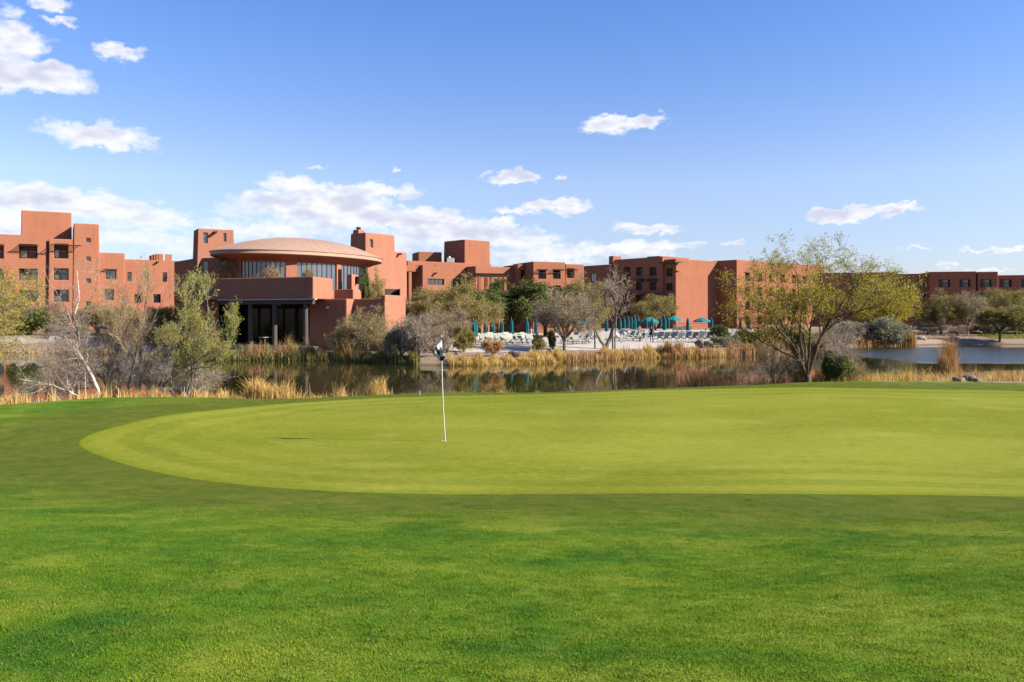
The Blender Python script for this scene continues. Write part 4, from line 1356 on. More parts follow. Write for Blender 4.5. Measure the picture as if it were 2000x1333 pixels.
def leaves(rng, P, n, size, wid, spread=.03, droop=0.0, along=.5):
    """n leaves per twig -> diamonds"""
    M, N, _ = P.shape
    t = rng.uniform(.05, 1, (M, n)) * (N - 1); i = np.minimum(t.astype(int), N - 2); f = (t - i)[..., None]
    ar = np.arange(M)[:, None]
    p = (P[ar, i] * (1 - f) + P[ar, i + 1] * f).reshape(-1, 3)
    tan = unit(P[ar, i + 1] - P[ar, i]).reshape(-1, 3)
    q = len(p)
    p = p + rng.normal(size=p.shape) * spread
    d = unit(tan * along + rng.normal(size=(q, 3)) * (1 - along) + np.array([0, 0, -droop]))
    s = unit(np.cross(d, rng.normal(size=(q, 3))))
    L = (size * rng.uniform(.6, 1.35, q))[:, None]; w = (wid * rng.uniform(.7, 1.3, q))[:, None]
    V = np.stack([p, p + d * L * .45 + s * w, p + d * L, p + d * L * .45 - s * w], 1).reshape(-1, 3)
    return V, np.arange(q * 4).reshape(-1, 4)
def join(parts):
    V, Fs, off = [], [], 0
    for v, f in parts:
        V.append(v); Fs.append(f + off); off += len(v)
    return np.concatenate(V), np.concatenate(Fs)
def resample(pts, n):
    pts = np.array(pts, float)
    s = np.concatenate([[0], np.cumsum(np.linalg.norm(np.diff(pts, axis=0), axis=1))])
    # ease the corners
    t = np.linspace(0, s[-1], 60)
    q = np.column_stack([np.interp(t, s, pts[:, k]) for k in range(3)])
    for _ in range(6):
        q[1:-1] = .25 * q[:-2] + .5 * q[1:-1] + .25 * q[2:]
    return q[np.linspace(0, 59, n).round().astype(int)]
def build_plant(seed, limbs, lv, leaf=None, stub=None, tw=3, scale_r=1.0):
    """limbs: [(points, r0, r1)]; lv: list of spawn settings, the last ones are twigs; leaf: settings. Returns trunk mesh data, twig data, leaf data"""
    rng = np.random.default_rng(seed)
    n = 10
    P = np.stack([resample(l[0], n) for l in limbs])
    P[:, 2:] += rng.normal(size=P[:, 2:].shape) * .006 * np.linalg.norm(P[:, -1] - P[:, 0], axis=-1)[:, None, None]
    Rd = np.stack([np.linspace(l[1], l[2], n) for l in limbs]) * scale_r
    wood = [tubes(P, Rd, 8)]
    if stub is not None:
        wood.append(tubes(resample(stub[0], 6)[None], np.linspace(stub[1], stub[2], 6)[None], 9))
    twigs, allb = [], []
    cur = (P, Rd)
    for li, kw in enumerate(lv):
        kw = dict(kw)
        cur = spawn(rng, cur[0], cur[1], **kw)
        (wood if li < len(lv) - tw + 1 else twigs).append(tubes(cur[0], cur[1], 5 if li == 0 else 4 if li == 1 else 3))
        allb.append(cur)
    lf = None
    if leaf:
        leaf = dict(leaf)
        nl = leaf.pop('levels', 1)
        lf = join([leaves(rng, b[0], **leaf) for b in allb[-nl:]])
    return join(wood), (join(twigs) if twigs else None), lf
def plant_meshes(name, data, bark, twig, leafm):
    wood, tw, lf = data
    me_w = npmesh(name + '_trunk', wood[0], wood[1], smooth=True); me_w.materials.append(MATS[bark])
    parts = []; mi = []
    if tw is not None: parts.append(tw); mi += [0] * len(tw[1])
    if lf is not None: parts.append(lf); mi += [1] * len(lf[1])
    V, Fq = join(parts)
    me_c = npmesh(name + '_crown', V, Fq)
    me_c.materials.append(MATS[twig]); me_c.materials.append(MATS[leafm or twig])
    me_c.polygons.foreach_set('material_index', np.array(mi, np.int32))
    return me_w, me_c
def put_plant(name, meshes, loc, rz=0, scale=(1, 1, 1), label=None, cat='tree', group=None):
    root = empty(name, loc, rz, label, cat, group)
    root.scale = scale
    for nm, me in zip(('trunk' if cat == 'tree' else 'stem', 'crown' if cat == 'tree' else 'foliage'), meshes):
        link(bpy.data.objects.new(nm, me), root)
    return root
def auto_limbs(seed, Ht, Wd, trunk, nl, r0, flat=.75, lean=(0, 0), inner=.35, low=-.15):
    """limbs that fan out from a short trunk to an uneven ellipsoid"""
    rng = np.random.default_rng(seed)
    cz = trunk + (Ht - trunk) * .45
    out = []
    for i in range(nl):
        az = 2 * math.pi * (i + rng.uniform(-.35, .35)) / nl * (1 if i % 2 else 1) + i * 2.4
        el = math.asin(rng.uniform(low, .98))
        k = rng.uniform(.62, .98)
        e = np.array([math.cos(el) * math.cos(az) * Wd / 2 * k, math.cos(el) * math.sin(az) * Wd / 2 * k, cz - 0 + math.sin(el) * ((Ht - cz) if el > 0 else cz - trunk * .7) * k])
        b0 = np.array([rng.normal() * r0 * .3, rng.normal() * r0 * .3, trunk * rng.uniform(.75, 1.0)])
        m1 = b0 + (e - b0) * .3 + np.array([0, 0, .10 * Ht * rng.uniform(.2, 1)]); m2 = b0 + (e - b0) * .65 + np.array([rng.normal() * .06 * Wd, rng.normal() * .06 * Wd, .06 * Ht])
        out.append(([b0, m1, m2, e + np.array([lean[0], lean[1], 0])], r0 * rng.uniform(.45, .7), r0 * .10))
    return out, ([(0, 0, -.25), (lean[0] * .1, 0, trunk * .5), (0, 0, trunk * 1.02)], r0 * 1.1, r0 * .85)

# ---- big palo verde on the right of the green
def pxl(base, Y, pts, r0, r1):
    return ([np.array(W(px, py, Y + dy)) - base for (px, py, dy) in pts], r0, r1)
YT = 30.3
bx = X_(1578, YT)
base = np.array((bx, YT, Hs(bx, YT)))
tz = W(1576, 727, YT)
zb0 = np.array(W(1577, 744, YT)) - base
L = []
k0 = (1575, 735, 0)
for pts, r0, r1 in [
    ([k0, (1555, 700, -.1), (1509, 678, -.4), (1475, 659, -.7), (1445, 640, -.9), (1418, 622, -1.0)], .055, .010),
    ([k0, (1556, 697, .1), (1538, 652, .3), (1512, 609, .5), (1478, 575, .7), (1446, 545, .8)], .065, .010),
    ([k0, (1560, 690, .3), (1546, 655, .8), (1520, 620, 1.3), (1470, 600, 1.9), (1425, 585, 2.3)], .05, .009),
    ([(1566, 715, 0), (1540, 655, -.2), (1556, 590, -.5), (1562, 550, -.7), (1556, 505, -.8), (1545, 470, -.9)], .055, .009),
    ([(1568, 715, .1), (1563, 656, .2), (1563, 619, .3), (1571, 577, .5), (1579, 538, .6), (1586, 490, .7), (1600, 455, .8)], .06, .009),
    ([(1577, 735, 0), (1588, 700, -.2), (1606, 651, -.3), (1627, 614, -.4), (1645, 588, -.5), (1662, 540, -.6), (1678, 500, -.6)], .075, .010),
    ([(1590, 690, -.1), (1606, 655, .1), (1632, 630, .2), (1667, 598, .4), (1711, 562, .6), (1748, 535, .8)], .055, .009),
    ([(1578, 730, .1), (1592, 690, .6), (1612, 650, 1.1), (1645, 605, 1.6), (1690, 560, 2.0), (1705, 505, 2.3)], .05, .009),
    ([(1577, 730, -.1), (1580, 670, -.6), (1590, 610, -1.2), (1610, 560, -1.6), (1625, 500, -1.9)], .05, .009),
    ([(1574, 730, -.1), (1552, 680, -.8), (1520, 640, -1.5), (1490, 590, -1.9), (1480, 530, -2.2)], .05, .009),
    ([(1576, 728, .2), (1572, 660, 1.0), (1545, 600, 1.7), (1520, 540, 2.1), (1505, 490, 2.3)], .05, .009),
    ([(1620, 625, -.3), (1660, 610, -.9), (1710, 598, -1.3), (1750, 575, -1.4)], .035, .008)]:
    L.append(pxl(base, YT, [(a_, b_ + max(0, 610 - b_) * .34, c_) for a_, b_, c_ in pts], r0, r1))
stub = ([np.array((0, 0, -.3)), np.array((-.02, 0, .2)), np.array(W(1575, 730, YT)) - base], .15, .10)
data = build_plant(11, L, [dict(k=9, length=1.35, N=6, t0=.35, ang=(18, 55), up=.12, rr=.55, rmin=.005), dict(k=8, length=.75, N=5, t0=.2, ang=(20, 60), up=.04, rr=.6, rmin=.0035),
                           dict(k=5, length=.42, N=4, t0=.2, ang=(20, 65), up=-.02, rr=.6, rmin=.0028)], dict(n=8, size=.062, wid=.013, spread=.035, along=.5), stub)
bt = plant_meshes('palo_verde', data, 'bark_brown', 'twig_dark', 'leaf_palo')
put_plant('palo_verde_tree', bt, tuple(base), label='large multi-stemmed palo verde with airy yellow-green leaves behind the putting green')
# a thin dry twig fringe on top of it is part of its crown

# ---- near left group
def explicit(name, Y, limbs, lv, leaf, mats, seed, label, bpx, cat='tree', group=None):
    x = X_(bpx, Y); b = np.array((x, Y, Hs(x, Y)))
    Ls = []
    for pts, r0, r1 in limbs:
        q = pxl(b, Y, pts, r0, r1)
        q[0].insert(0, np.array([q[0][0][0] * .9, q[0][0][1], min(q[0][0][2] - .25, -.15)]))
        Ls.append(q)
    d = build_plant(seed, Ls, lv, leaf)
    return put_plant(name, plant_meshes(name, d, *mats), tuple(b), label=label, cat=cat, group=group)
bare = [dict(k=7, length=.95, N=6, t0=.3, ang=(20, 55), up=.10, rr=.5, rmin=.005, wander=.16), dict(k=6, length=.6, N=5, t0=.2, ang=(20, 55), up=.05, rr=.55, rmin=.0034, wander=.2), dict(k=5, length=.36, N=4, t0=.15, ang=(20, 60), up=.02, rr=.6, rmin=.0026, wander=.25)]
explicit('pale_bare_tree', 26.0, [
    ([(197, 776, 0), (184, 742, 0), (165, 712, 0), (152, 688, .1), (148, 640, .1), (150, 600, .2), (154, 562, .3), (150, 525, .4)], .060, .012),
    ([(150, 640, .1), (160, 612, -.1), (176, 590, -.3), (188, 566, -.4), (192, 535, -.5)], .026, .007),
    ([(150, 655, .1), (138, 620, .3), (122, 590, .5), (108, 565, .6)], .022, .006),
    ([(160, 778, -.1), (130, 764, -.3), (100, 752, -.5), (68, 746, -.7), (40, 741, -.8)], .030, .007),
    ([(143, 769, -.1), (138, 752, -.1), (128, 738, 0), (120, 722, 0)], .024, .008),
    ([(165, 712, 0), (128, 672, .3), (110, 662, .5), (92, 650, .7)], .020, .006)], bare, dict(n=2, size=.04, wid=.010, spread=.03), ('bark_pale', 'twig_lav', 'leaf_tan'), 21,
    'pale-barked leaning bare tree at the left back edge of the lawn', 197)
tan_tw = [dict(k=8, length=1.0, N=6, t0=.3, ang=(12, 40), up=.22, rr=.5, rmin=.005), dict(k=7, length=.65, N=5, t0=.2, ang=(12, 42), up=.2, rr=.55, rmin=.0034), dict(k=5, length=.40, N=4, t0=.15, ang=(15, 45), up=.15, rr=.6, rmin=.0026)]
explicit('tan_twigged_tree', 26.8, [
    ([(205, 772, 0), (214, 735, 0), (226, 692, .1), (228, 650, .2), (240, 600, .3), (246, 555, .3)], .050, .010),
    ([(222, 700, .1), (245, 660, .4), (262, 620, .6), (275, 575, .7)], .030, .008),
    ([(243, 773, .1), (254, 730, .2), (272, 680, .2), (281, 640, .2), (284, 600, .1), (290, 560, 0)], .048, .009),
    ([(276, 665, .2), (296, 630, .5), (312, 600, .6), (325, 570, .6)], .028, .007),
    ([(226, 690, .1), (208, 655, -.2), (205, 615, -.4), (212, 575, -.5)], .024, .006),
    ([(254, 730, .2), (262, 700, -.3), (240, 665, -.6), (250, 630, -.8)], .022, .006)], tan_tw, dict(n=3, size=.04, wid=.008, spread=.025), ('bark_grey', 'twig_tan', 'leaf_tan'), 22,
    'dense twiggy tan tree between the pale bare tree and the willow', 222)
wil = [dict(k=9, length=.85, N=6, t0=.2, ang=(15, 45), up=.25, rr=.5, rmin=.005), dict(k=7, length=.55, N=5, t0=.15, ang=(15, 40), up=.25, rr=.55, rmin=.0034), dict(k=4, length=.34, N=4, t0=.15, ang=(15, 40), up=.2, rr=.6, rmin=.0026)]
explicit('willow_tree', 26.4, [
    ([(296, 774, 0), (318, 752, 0), (344, 730, 0), (386, 700, .1), (409, 660, .2), (426, 625, .3)], .055, .010),
    ([(336, 735, 0), (354, 690, .2), (372, 640, .3), (382, 600, .4), (386, 575, .4)], .035, .008),
    ([(306, 765, 0), (326, 715, -.2), (344, 660, -.3), (359, 610, -.4), (366, 580, -.4)], .036, .008),
    ([(386, 700, .1), (419, 690, -.2), (444, 665, -.4), (454, 640, -.5)], .028, .007),
    ([(364, 722, 0), (406, 718, -.4), (439, 705, -.6), (459, 690, -.7)], .026, .007),
    ([(374, 712, .1), (399, 650, .7), (409, 605, .9), (404, 575, 1.0)], .026, .007)], wil, dict(n=8, size=.058, wid=.009, spread=.02, along=.7, levels=2), ('bark_grey', 'twig_lav', 'leaf_willow'), 23,
    'fresh green willow with upright shoots in front of the restaurant patio', 292)
# lavender brush under them
lav = [dict(k=7, length=.7, N=5, t0=.15, ang=(20, 60), up=.08, rr=.5, rmin=.004, wander=.25), dict(k=7, length=.45, N=4, t0=.15, ang=(20, 60), up=.05, rr=.6, rmin=.003, wander=.25), dict(k=4, length=.26, N=4, t0=.1, ang=(20, 60), up=.02, rr=.7, rmin=.0022, wander=.3)]
def bush_proto(name, seed, Ht, Wd, nl, lv, leaf, mats, r0=.04):
    limbs, stub = auto_limbs(seed, Ht, Wd, .06, nl, r0, low=.12)
    return plant_meshes(name, build_plant(seed, limbs, lv, leaf, None), *mats)
lavb = [bush_proto('bare_brush', 31 + i, 1.5, 2.2, 7, lav, None, ('bark_grey', 'twig_lav', None)) for i in range(2)]
for i, (px, Y, h, w_, lb) in enumerate([(110, 25.6, 1.2, 1.0, 'grey bare brush at the foot of the pale bare tree'), (150, 27.2, 1.6, 1.2, 'tall grey bare brush behind the pale bare tree'), (225, 27.8, 1.35, 1.1, 'grey bare brush under the tan twiggy tree'), (300, 27.4, 1.15, 1.1, 'grey bare brush between the tan tree and the willow'),
                                         (360, 26.6, .75, 1.2, 'low grey bare brush beneath the willow'), (1515, 30.9, 1.15, 1.1, 'grey bare brush left of the large palo verde trunk'), (1635, 31.6, 1.15, 1.2, 'grey bare brush right of the large palo verde trunk'), (1470, 32.5, .8, 1.0, 'low grey bare brush on the pond bank left of the palo verde')]):
    x = X_(px, Y)
    put_plant('bare_brush', lavb[i % 2], (x, Y, Hs(x, Y) - .03), i * 1.7, (w_, w_, h), lb, 'shrub', 'bare brush on the near bank')

# ---- left edge palo verde
x = X_(-62, 29.5)
base = np.array((x, 29.5, Hs(x, 29.5)))
limbs, stub = auto_limbs(41, 5.4, 6.4, .9, 15, .12, low=-.25)
lm = build_plant(41, limbs, [dict(k=8, length=1.2, N=6, t0=.3, ang=(18, 55), up=.05, rr=.55, rmin=.005), dict(k=7, length=.7, N=5, t0=.2, ang=(20, 60), up=.0, rr=.6, rmin=.0035), dict(k=5, length=.42, N=4, t0=.2, ang=(20, 65), up=-.05, rr=.6, rmin=.0028)], dict(n=9, size=.066, wid=.014, spread=.035), stub)
put_plant('palo_verde_tree', plant_meshes('palo_verde_west', lm, 'bark_brown', 'twig_lav', 'leaf_yellow'), tuple(base), label='yellow-leaved palo verde reaching in front of the west guest building')

# ---- middle-distance trees: a few kinds, each placed several times
def proto(name, seed, Ht, Wd, trunk, nl, r0, lv, leaf, mats, low=-.2, lean=(0, 0)):
    limbs, stub = auto_limbs(seed, Ht, Wd, trunk, nl, r0, low=low, lean=lean)
    return plant_meshes(name, build_plant(seed, limbs, lv, leaf, stub, tw=2), *mats), Ht, Wd
lv_far = [dict(k=8, length=1.6, N=5, t0=.3, ang=(20, 60), up=.08, rr=.5, rmin=.014), dict(k=7, length=.95, N=4, t0=.2, ang=(20, 65), up=.03, rr=.6, rmin=.009), dict(k=5, length=.55, N=3, t0=.2, ang=(20, 70), up=0, rr=.7, rmin=.007)]
lv_scr = [dict(k=7, length=1.3, N=5, t0=.15, ang=(25, 75), up=.06, rr=.5, rmin=.013, wander=.3, lenvar=.6), dict(k=6, length=.8, N=4, t0=.15, ang=(20, 70), up=.06, rr=.6, rmin=.009, wander=.28, lenvar=.6), dict(k=4, length=.45, N=3, t0=.15, ang=(20, 65), up=.04, rr=.7, rmin=.007, lenvar=.5)]
PRO = {
    'scraggly': [proto('scraggly_brush', 66 + i, 5.0, 5.4, .25, 13, .10, lv_scr, dict(n=3, size=.16, wid=.024, spread=.1), ('bark_grey', 'twig_tan', 'leaf_olive'), low=.0) for i in range(2)],
    'mesquite': [proto('mesquite', 51 + i, 6.2, 7.6, 1.0, 15, .20, lv_far, dict(n=6, size=.19, wid=.027, spread=.12), ('bark_grey', 'twig_tan', 'leaf_olive')) for i in range(2)],
    'green': [proto('ironwood', 54 + i, 6.5, 7.6, 1.3, 15, .20, lv_far, dict(n=12, size=.22, wid=.05, spread=.12), ('bark_brown', 'twig_dark', 'leaf_dark')) for i in range(2)],
    'tan': [proto('dormant_mesquite', 57 + i, 6.0, 6.8, 1.2, 14, .17, lv_far, dict(n=3, size=.16, wid=.026, spread=.1), ('bark_grey', 'twig_lav', 'leaf_tan')) for i in range(2)],
    'yellow': [proto('yellow_palo_verde', 60, 6.2, 7.4, 1.0, 14, .16, lv_far, dict(n=10, size=.22, wid=.04, spread=.12), ('bark_brown', 'twig_dark', 'leaf_palo'))],
    'leaning': [proto('leaning_mesquite', 62, 4.6, 5.0, 1.6, 10, .13, lv_far, dict(n=6, size=.18, wid=.035, spread=.1), ('bark_brown', 'twig_dark', 'leaf_olive'), lean=(.6, 0))],
}
def tree_at(kind, i, px, Y, pw, ytop, label, rz=0, zb=None, name=None):
    """pw = crown width in photo columns, ytop = row of the top"""
    me, Ht, Wd = PRO[kind][i % len(PRO[kind])]
    x = X_(px, Y); z = Hs(x, Y) if zb is None else zb
    h = Z_(ytop, Y) - z; w_ = pw * Y / F
    names = {'mesquite': 'mesquite_tree', 'green': 'ironwood_tree', 'tan': 'dormant_mesquite_tree', 'yellow': 'palo_verde_tree', 'leaning': 'mesquite_tree', 'scraggly': 'scraggly_brush'}
    return put_plant(name or names[kind], me, (x, Y, z - .05), rz, (w_ / Wd * 1.12, w_ / Wd * 1.12, h / Ht * .97), label)
for a in [
    ('mesquite', 0, 905, 84, 135, 556, 'olive mesquite left of the pool loungers, above the teal umbrella pair', .3),
    ('mesquite', 1, 835, 86, 130, 560, 'olive-brown mesquite between the restaurant stair wall and the pool', 2.0),
    ('tan', 0, 868, 72, 88, 604, 'bare greyish mesquite on the shore in front of the olive mesquites', 1.0),
    ('green', 0, 1000, 108, 150, 552, 'dark green ironwood under the lodge pergola', .5),
    ('green', 1, 1065, 112, 140, 556, 'dark green ironwood below the lodge balconies', 2.5),
    ('mesquite', 0, 1132, 108, 130, 553, 'olive mesquite between the lodge and the hotel wing', 4.0),
    ('tan', 1, 1102, 73, 110, 566, 'grey-tan dormant mesquite with a dark slim trunk on the pool shore', .4),
    ('mesquite', 1, 1280, 150, 84, 574, 'olive mesquite against the dark hotel front', 1.2),
    ('yellow', 0, 1728, 118, 92, 550, 'yellow-green palo verde beyond the shrubs of the east pond', .2),
    ('mesquite', 0, 1838, 124, 95, 578, 'rounded olive mesquite in front of the far guest wing', 3.0),
    ('tan', 0, 1890, 122, 75, 572, 'grey leafless mesquite between two olive mesquites on the east bank', 2.0),
    ('mesquite', 1, 1950, 128, 105, 562, 'tall olive mesquite before the far guest wing', .9),
    ('tan', 1, 1985, 116, 60, 592, 'tan dormant mesquite behind the leaning tree', 3.0),
    ('leaning', 0, 1952, 104.5, 72, 602, 'small leaning mesquite at the edge of the east pond', 0),
    ('mesquite', 1, 2040, 126, 110, 566, 'olive mesquite at the end of the far guest wing', 2.2),
    ('mesquite', 0, 738, 92, 64, 546, 'olive tree rising above the terrace beside the stair tower', 2.0),
    ('green', 1, 704, 88.0, 40, 520, 'dark slender tree before the oval roof windows', .9),
    ('tan', 0, 60, 100, 110, 588, 'bare grey tree in front of the west guest building', 1.4),
    ('mesquite', 1, 190, 102, 90, 592, 'olive tree against the stepped west guest building', .6),
    ('mesquite', 0, 250, 100, 100, 600, 'olive tree below the narrow windows of the west wing', 2.6),
    ('mesquite', 1, 330, 90, 90, 596, 'olive tree between the west wing and the restaurant', 5.0)]:
    tree_at(*a)
for a in [('scraggly', 0, 718, 69.0, 105, 592, 'big scraggly brush against the restaurant stair wall', .2), ('scraggly', 1, 668, 69.0, 70, 622, 'scraggly brush against the shaded lower restaurant wall', 1.2), ('scraggly', 1, 762, 67.0, 70, 626, 'scraggly brush at the foot of the sunlit stair wall', 2.4)]:
    tree_at(*a)
# bare V-shaped tree on the pool shore
explicit('forked_bare_tree', 75.5, [
    ([(1183, 678, 0), (1172, 665, 0), (1164, 648, 0), (1160, 628, .1), (1152, 605, .2), (1146, 590, .3)], .17, .04),
    ([(1183, 678, 0), (1192, 660, 0), (1198, 638, 0), (1203, 612, -.2), (1200, 590, -.3), (1190, 562, -.3)], .19, .04),
    ([(1198, 632, 0), (1186, 605, .3), (1180, 580, .5), (1190, 556, .6)], .09, .03),
    ([(1203, 612, -.2), (1212, 590, -.5), (1216, 570, -.6)], .08, .03),
    ([(1160, 628, .1), (1150, 612, -.5), (1138, 600, -.8)], .07, .03)],
    [dict(k=8, length=1.7, N=5, t0=.45, ang=(15, 50), up=.2, rr=.5, rmin=.016), dict(k=7, length=1.0, N=4, t0=.2, ang=(15, 55), up=.12, rr=.6, rmin=.011), dict(k=5, length=.6, N=3, t0=.15, ang=(15, 55), up=.1, rr=.7, rmin=.009)],
    dict(n=1, size=.15, wid=.02, spread=.08), ('bark_grey', 'twig_lav', 'leaf_tan'), 71, 'forked bare grey tree standing among the pool loungers', 1183)

# ---- shrubs
lv_sh = [dict(k=8, length=.8, N=4, t0=.15, ang=(20, 60), up=.1, rr=.5, rmin=.010), dict(k=7, length=.5, N=4, t0=.15, ang=(20, 60), up=.05, rr=.6, rmin=.007), dict(k=4, length=.3, N=3, t0=.1, ang=(20, 60), up=.02, rr=.7, rmin=.006)]
lv_br = [dict(k=9, length=1.0, N=5, t0=.1, ang=(20, 70), up=.05, rr=.5, rmin=.010, wander=.28, lenvar=.6), dict(k=6, length=.55, N=4, t0=.15, ang=(20, 65), up=.08, rr=.6, rmin=.007, wander=.25, lenvar=.6), dict(k=4, length=.32, N=3, t0=.1, ang=(20, 60), up=.02, rr=.7, rmin=.006)]
SH = {
    'sage': [bush_proto('sage', 81 + i, 2.0, 2.6, 10, lv_sh, dict(n=6, size=.12, wid=.022, spread=.05), ('bark_grey', 'twig_lav', 'leaf_sage')) for i in range(2)],
    'olive': [bush_proto('olive_shrub', 84 + i, 2.0, 2.4, 10, lv_sh, dict(n=8, size=.13, wid=.022, spread=.05), ('bark_grey', 'twig_dark', 'leaf_olive')) for i in range(2)],
    'dark': [bush_proto('dark_shrub', 87, 2.0, 2.2, 10, lv_sh, dict(n=12, size=.13, wid=.035, spread=.05), ('bark_brown', 'twig_dark', 'leaf_dark'))],
    'grey': [bush_proto('grey_shrub', 90 + i, 2.0, 2.6, 11, lv_sh, dict(n=1, size=.12, wid=.016, spread=.05), ('bark_grey', 'twig_lav', 'leaf_tan')) for i in range(2)],
    'rust': [bush_proto('rust_shrub', 93, 2.0, 2.0, 10, lv_sh, dict(n=3, size=.14, wid=.025, spread=.05), ('bark_grey', 'twig_tan', 'leaf_rust'))],
    'brown': [bush_proto('brown_shrub', 95 + i, 2.0, 2.4, 12, lv_br, dict(n=3, size=.13, wid=.016, spread=.06), ('bark_grey', 'twig_tan', 'leaf_olive')) for i in range(2)],
    'straw': [bush_proto('straw_shrub', 97, 2.0, 2.2, 16, lv_sh, dict(n=3, size=.12, wid=.018, spread=.03), ('bark_pale', 'twig_tan', 'leaf_tan'))],
}
def shrub(kind, px, Y, pw, ytop, label, rz=0.0, zb=None, group=None):
    me = SH[kind][int(px) % len(SH[kind])]
    x = X_(px, Y); z = Hs(x, Y) if zb is None else zb
    h = max(.3, Z_(ytop, Y) - z); w_ = pw * Y / F
    return put_plant('shrub', me, (x, Y, z - .04), rz, (w_ / 2.6, w_ / 2.6, h / 2.1), label, 'shrub', group)
for a in [
    ('grey', 818, 63.0, 85, 618, 'spreading grey shrub overhanging the pond left of the flag', 3),
    ('grey', 850, 64.0, 60, 640, 'small grey shrub on the shore behind the flag', 4),
    ('sage', 785, 64.5, 60, 640, 'sage grey shrub on the shore below the stair wall', 4),
    ('olive', 906, 69.5, 44, 641, 'spiky yellowish shrub beside the teal umbrella pair', 4),
    ('rust', 962, 64.5, 46, 664, 'rusty dry shrub on the sandy shore', 1),
    ('olive', 1052, 72.0, 34, 656, 'small round shrub by the pool terrace edge', 2),
    ('dark', 1078, 74.0, 22, 650, 'dark green clipped shrub by the pool terrace edge', 2),
    ('dark', 1408, 86.0, 50, 640, 'dark shrub at the east end of the lounger row', 2),
    ('sage', 1418, 80.0, 60, 655, 'sage shrub at the east end of the reed bed', 1),
    ('sage', 1690, 97.0, 100, 624, 'broad sage shrub on the east shore', 0),
    ('sage', 1745, 99.0, 70, 626, 'upright sage shrub beside the russet reeds', 2),
    ('grey', 1650, 92.0, 80, 634, 'grey shrub behind the palo verde trunk on the far shore', 2),
    ('grey', 1812, 122, 60, 632, 'pale grey shrub below the rounded mesquite', 1),
    ('grey', 1870, 118, 60, 636, 'pale grey shrub under the leafless mesquite', 2),
    ('sage', 1925, 124, 70, 634, 'sage shrub beyond the leaning tree', 3),
    ('olive', 1985, 124, 70, 630, 'olive shrub beyond the far lawn', 3),
    ('grey', 1600, 86.0, 70, 645, 'grey brush on the far shore behind the palo verde', 3),
    ('olive', 1540, 84.0, 90, 640, 'olive brush on the far shore left of the palo verde trunk', 3),
    ('olive', 1470, 82.0, 70, 648, 'olive shrub where the pool terrace meets the shore', 3),
    ('dark', 1632, 30.6, 50, 692, 'dark green shrub at the foot of the large palo verde', 0),
    ('brown', 1655, 31.4, 60, 705, 'brown shrub right of the large palo verde', 1),
    ('olive', 1560, 31.2, 40, 705, 'olive shrub tucked behind the palo verde trunk', 1),
    ('straw', 452, 79.5, 62, 503, 'straw-coloured shrub on the restaurant terrace', 0, ZPt - .9),
    ('straw', 530, 77.5, 34, 522, 'small straw-coloured shrub before the oval windows', 1, ZPt - .9),
    ('straw', 603, 76.0, 22, 524, 'tiny straw-coloured shrub near the terrace corner', 1, ZPt - .9),
    ('dark', 55, 98, 70, 604, 'green shrub at the foot of the west guest building', 1),
    ('sage', 130, 97, 60, 634, 'sage shrub on the gravel bank', 1),
    ('brown', 345, 76, 80, 632, 'brown brush on the bank left of the patio', 1),
    ('brown', 400, 72, 70, 640, 'dark brush on the bank behind the willow', 2),
    ('sage', 285, 82, 70, 628, 'sage brush on the bank behind the tan tree', 2),
    ('grey', 215, 84, 70, 634, 'grey brush on the bank behind the pale tree', 2)]:
    shrub(*a)

# ---- uncountable low growth: blades as one mass each
def blades(name, label, x, y, h, hv, wd, lean, mat, seed, zoff=-.05, cat='reeds', curve=.5, parent=None):
    rng = np.random.default_rng(seed)
    n = len(x)
    z = np.maximum(H(x, y), -.25) + zoff
    hh = h * rng.uniform(1 - hv, 1 + hv, n)
    hh = hh * (.78 + .30 * np.sin(x * 1.9 + seed) * np.sin(x * .83 + y * .7) + .22 * np.sin(x * 5.3 + 2 * seed + y))
    a = rng.uniform(0, 2 * np.pi, n)
    d = np.column_stack([np.cos(a), np.sin(a), np.zeros(n)])
    ln = (hh * np.abs(rng.normal(0, lean, n)))[:, None]
    sa = rng.uniform(0, np.pi, n)
    s = np.column_stack([np.cos(sa), np.sin(sa), np.zeros(n)]) * (wd * rng.uniform(.6, 1.4, n))[:, None]
    b = np.column_stack([x, y, z]); up = np.array([0, 0, 1.])
    m_ = b + d * ln * .35 * curve + up * (hh * .55)[:, None]
    t = b + d * ln + up * (hh * (1 - .12 * lean))[:, None]
    V = np.stack([b - s, b + s, m_ + s * .85, m_ - s * .85, t + s * .25, t - s * .25], 1).reshape(-1, 3)
    i = np.arange(n) * 6
    Fq = np.concatenate([np.stack([i, i + 1, i + 2, i + 3], -1), np.stack([i + 3, i + 2, i + 4, i + 5], -1)])
    o = mobj(name, npmesh(name, V, Fq), mat, parent)
    return tag(o, label, cat, kind='stuff')
def strip(rng, n, p0, p1, Yfun, spread, clump=0.0):
    """points along a shore between photo columns, spread metres inland"""
    px = rng.uniform(p0, p1, n)
    if clump:
        cs = rng.uniform(p0, p1, max(3, int((p1 - p0) / 22)))
        j = rng.integers(0, len(cs), n)
        k = rng.uniform(0, 1, n) < clump
        px = np.where(k, cs[j] + rng.normal(0, (p1 - p0) / len(cs) * .22, n), px)
    u = (px - 1000) / F
    Y = Yfun(u) + spread[0] + (spread[1] - spread[0]) * rng.uniform(0, 1, n)
    return u * Y, Y
yf = lambda u: np.interp(u, *T_YF); yn = lambda u: np.interp(u, *T_YN); yr = lambda u: np.interp(u, *T_YR)
rng = np.random.default_rng(3)
x, y = strip(rng, 7000, 1035, 1425, yf, (-.7, 1.9), .75)
blades('reed_bed', 'tall golden reeds along the pool shore', x, y, .68, .4, .018, .25, 'reed_gold', 1)
x, y = strip(rng, 2500, 1110, 1425, yf, (-.9, .6), .8)
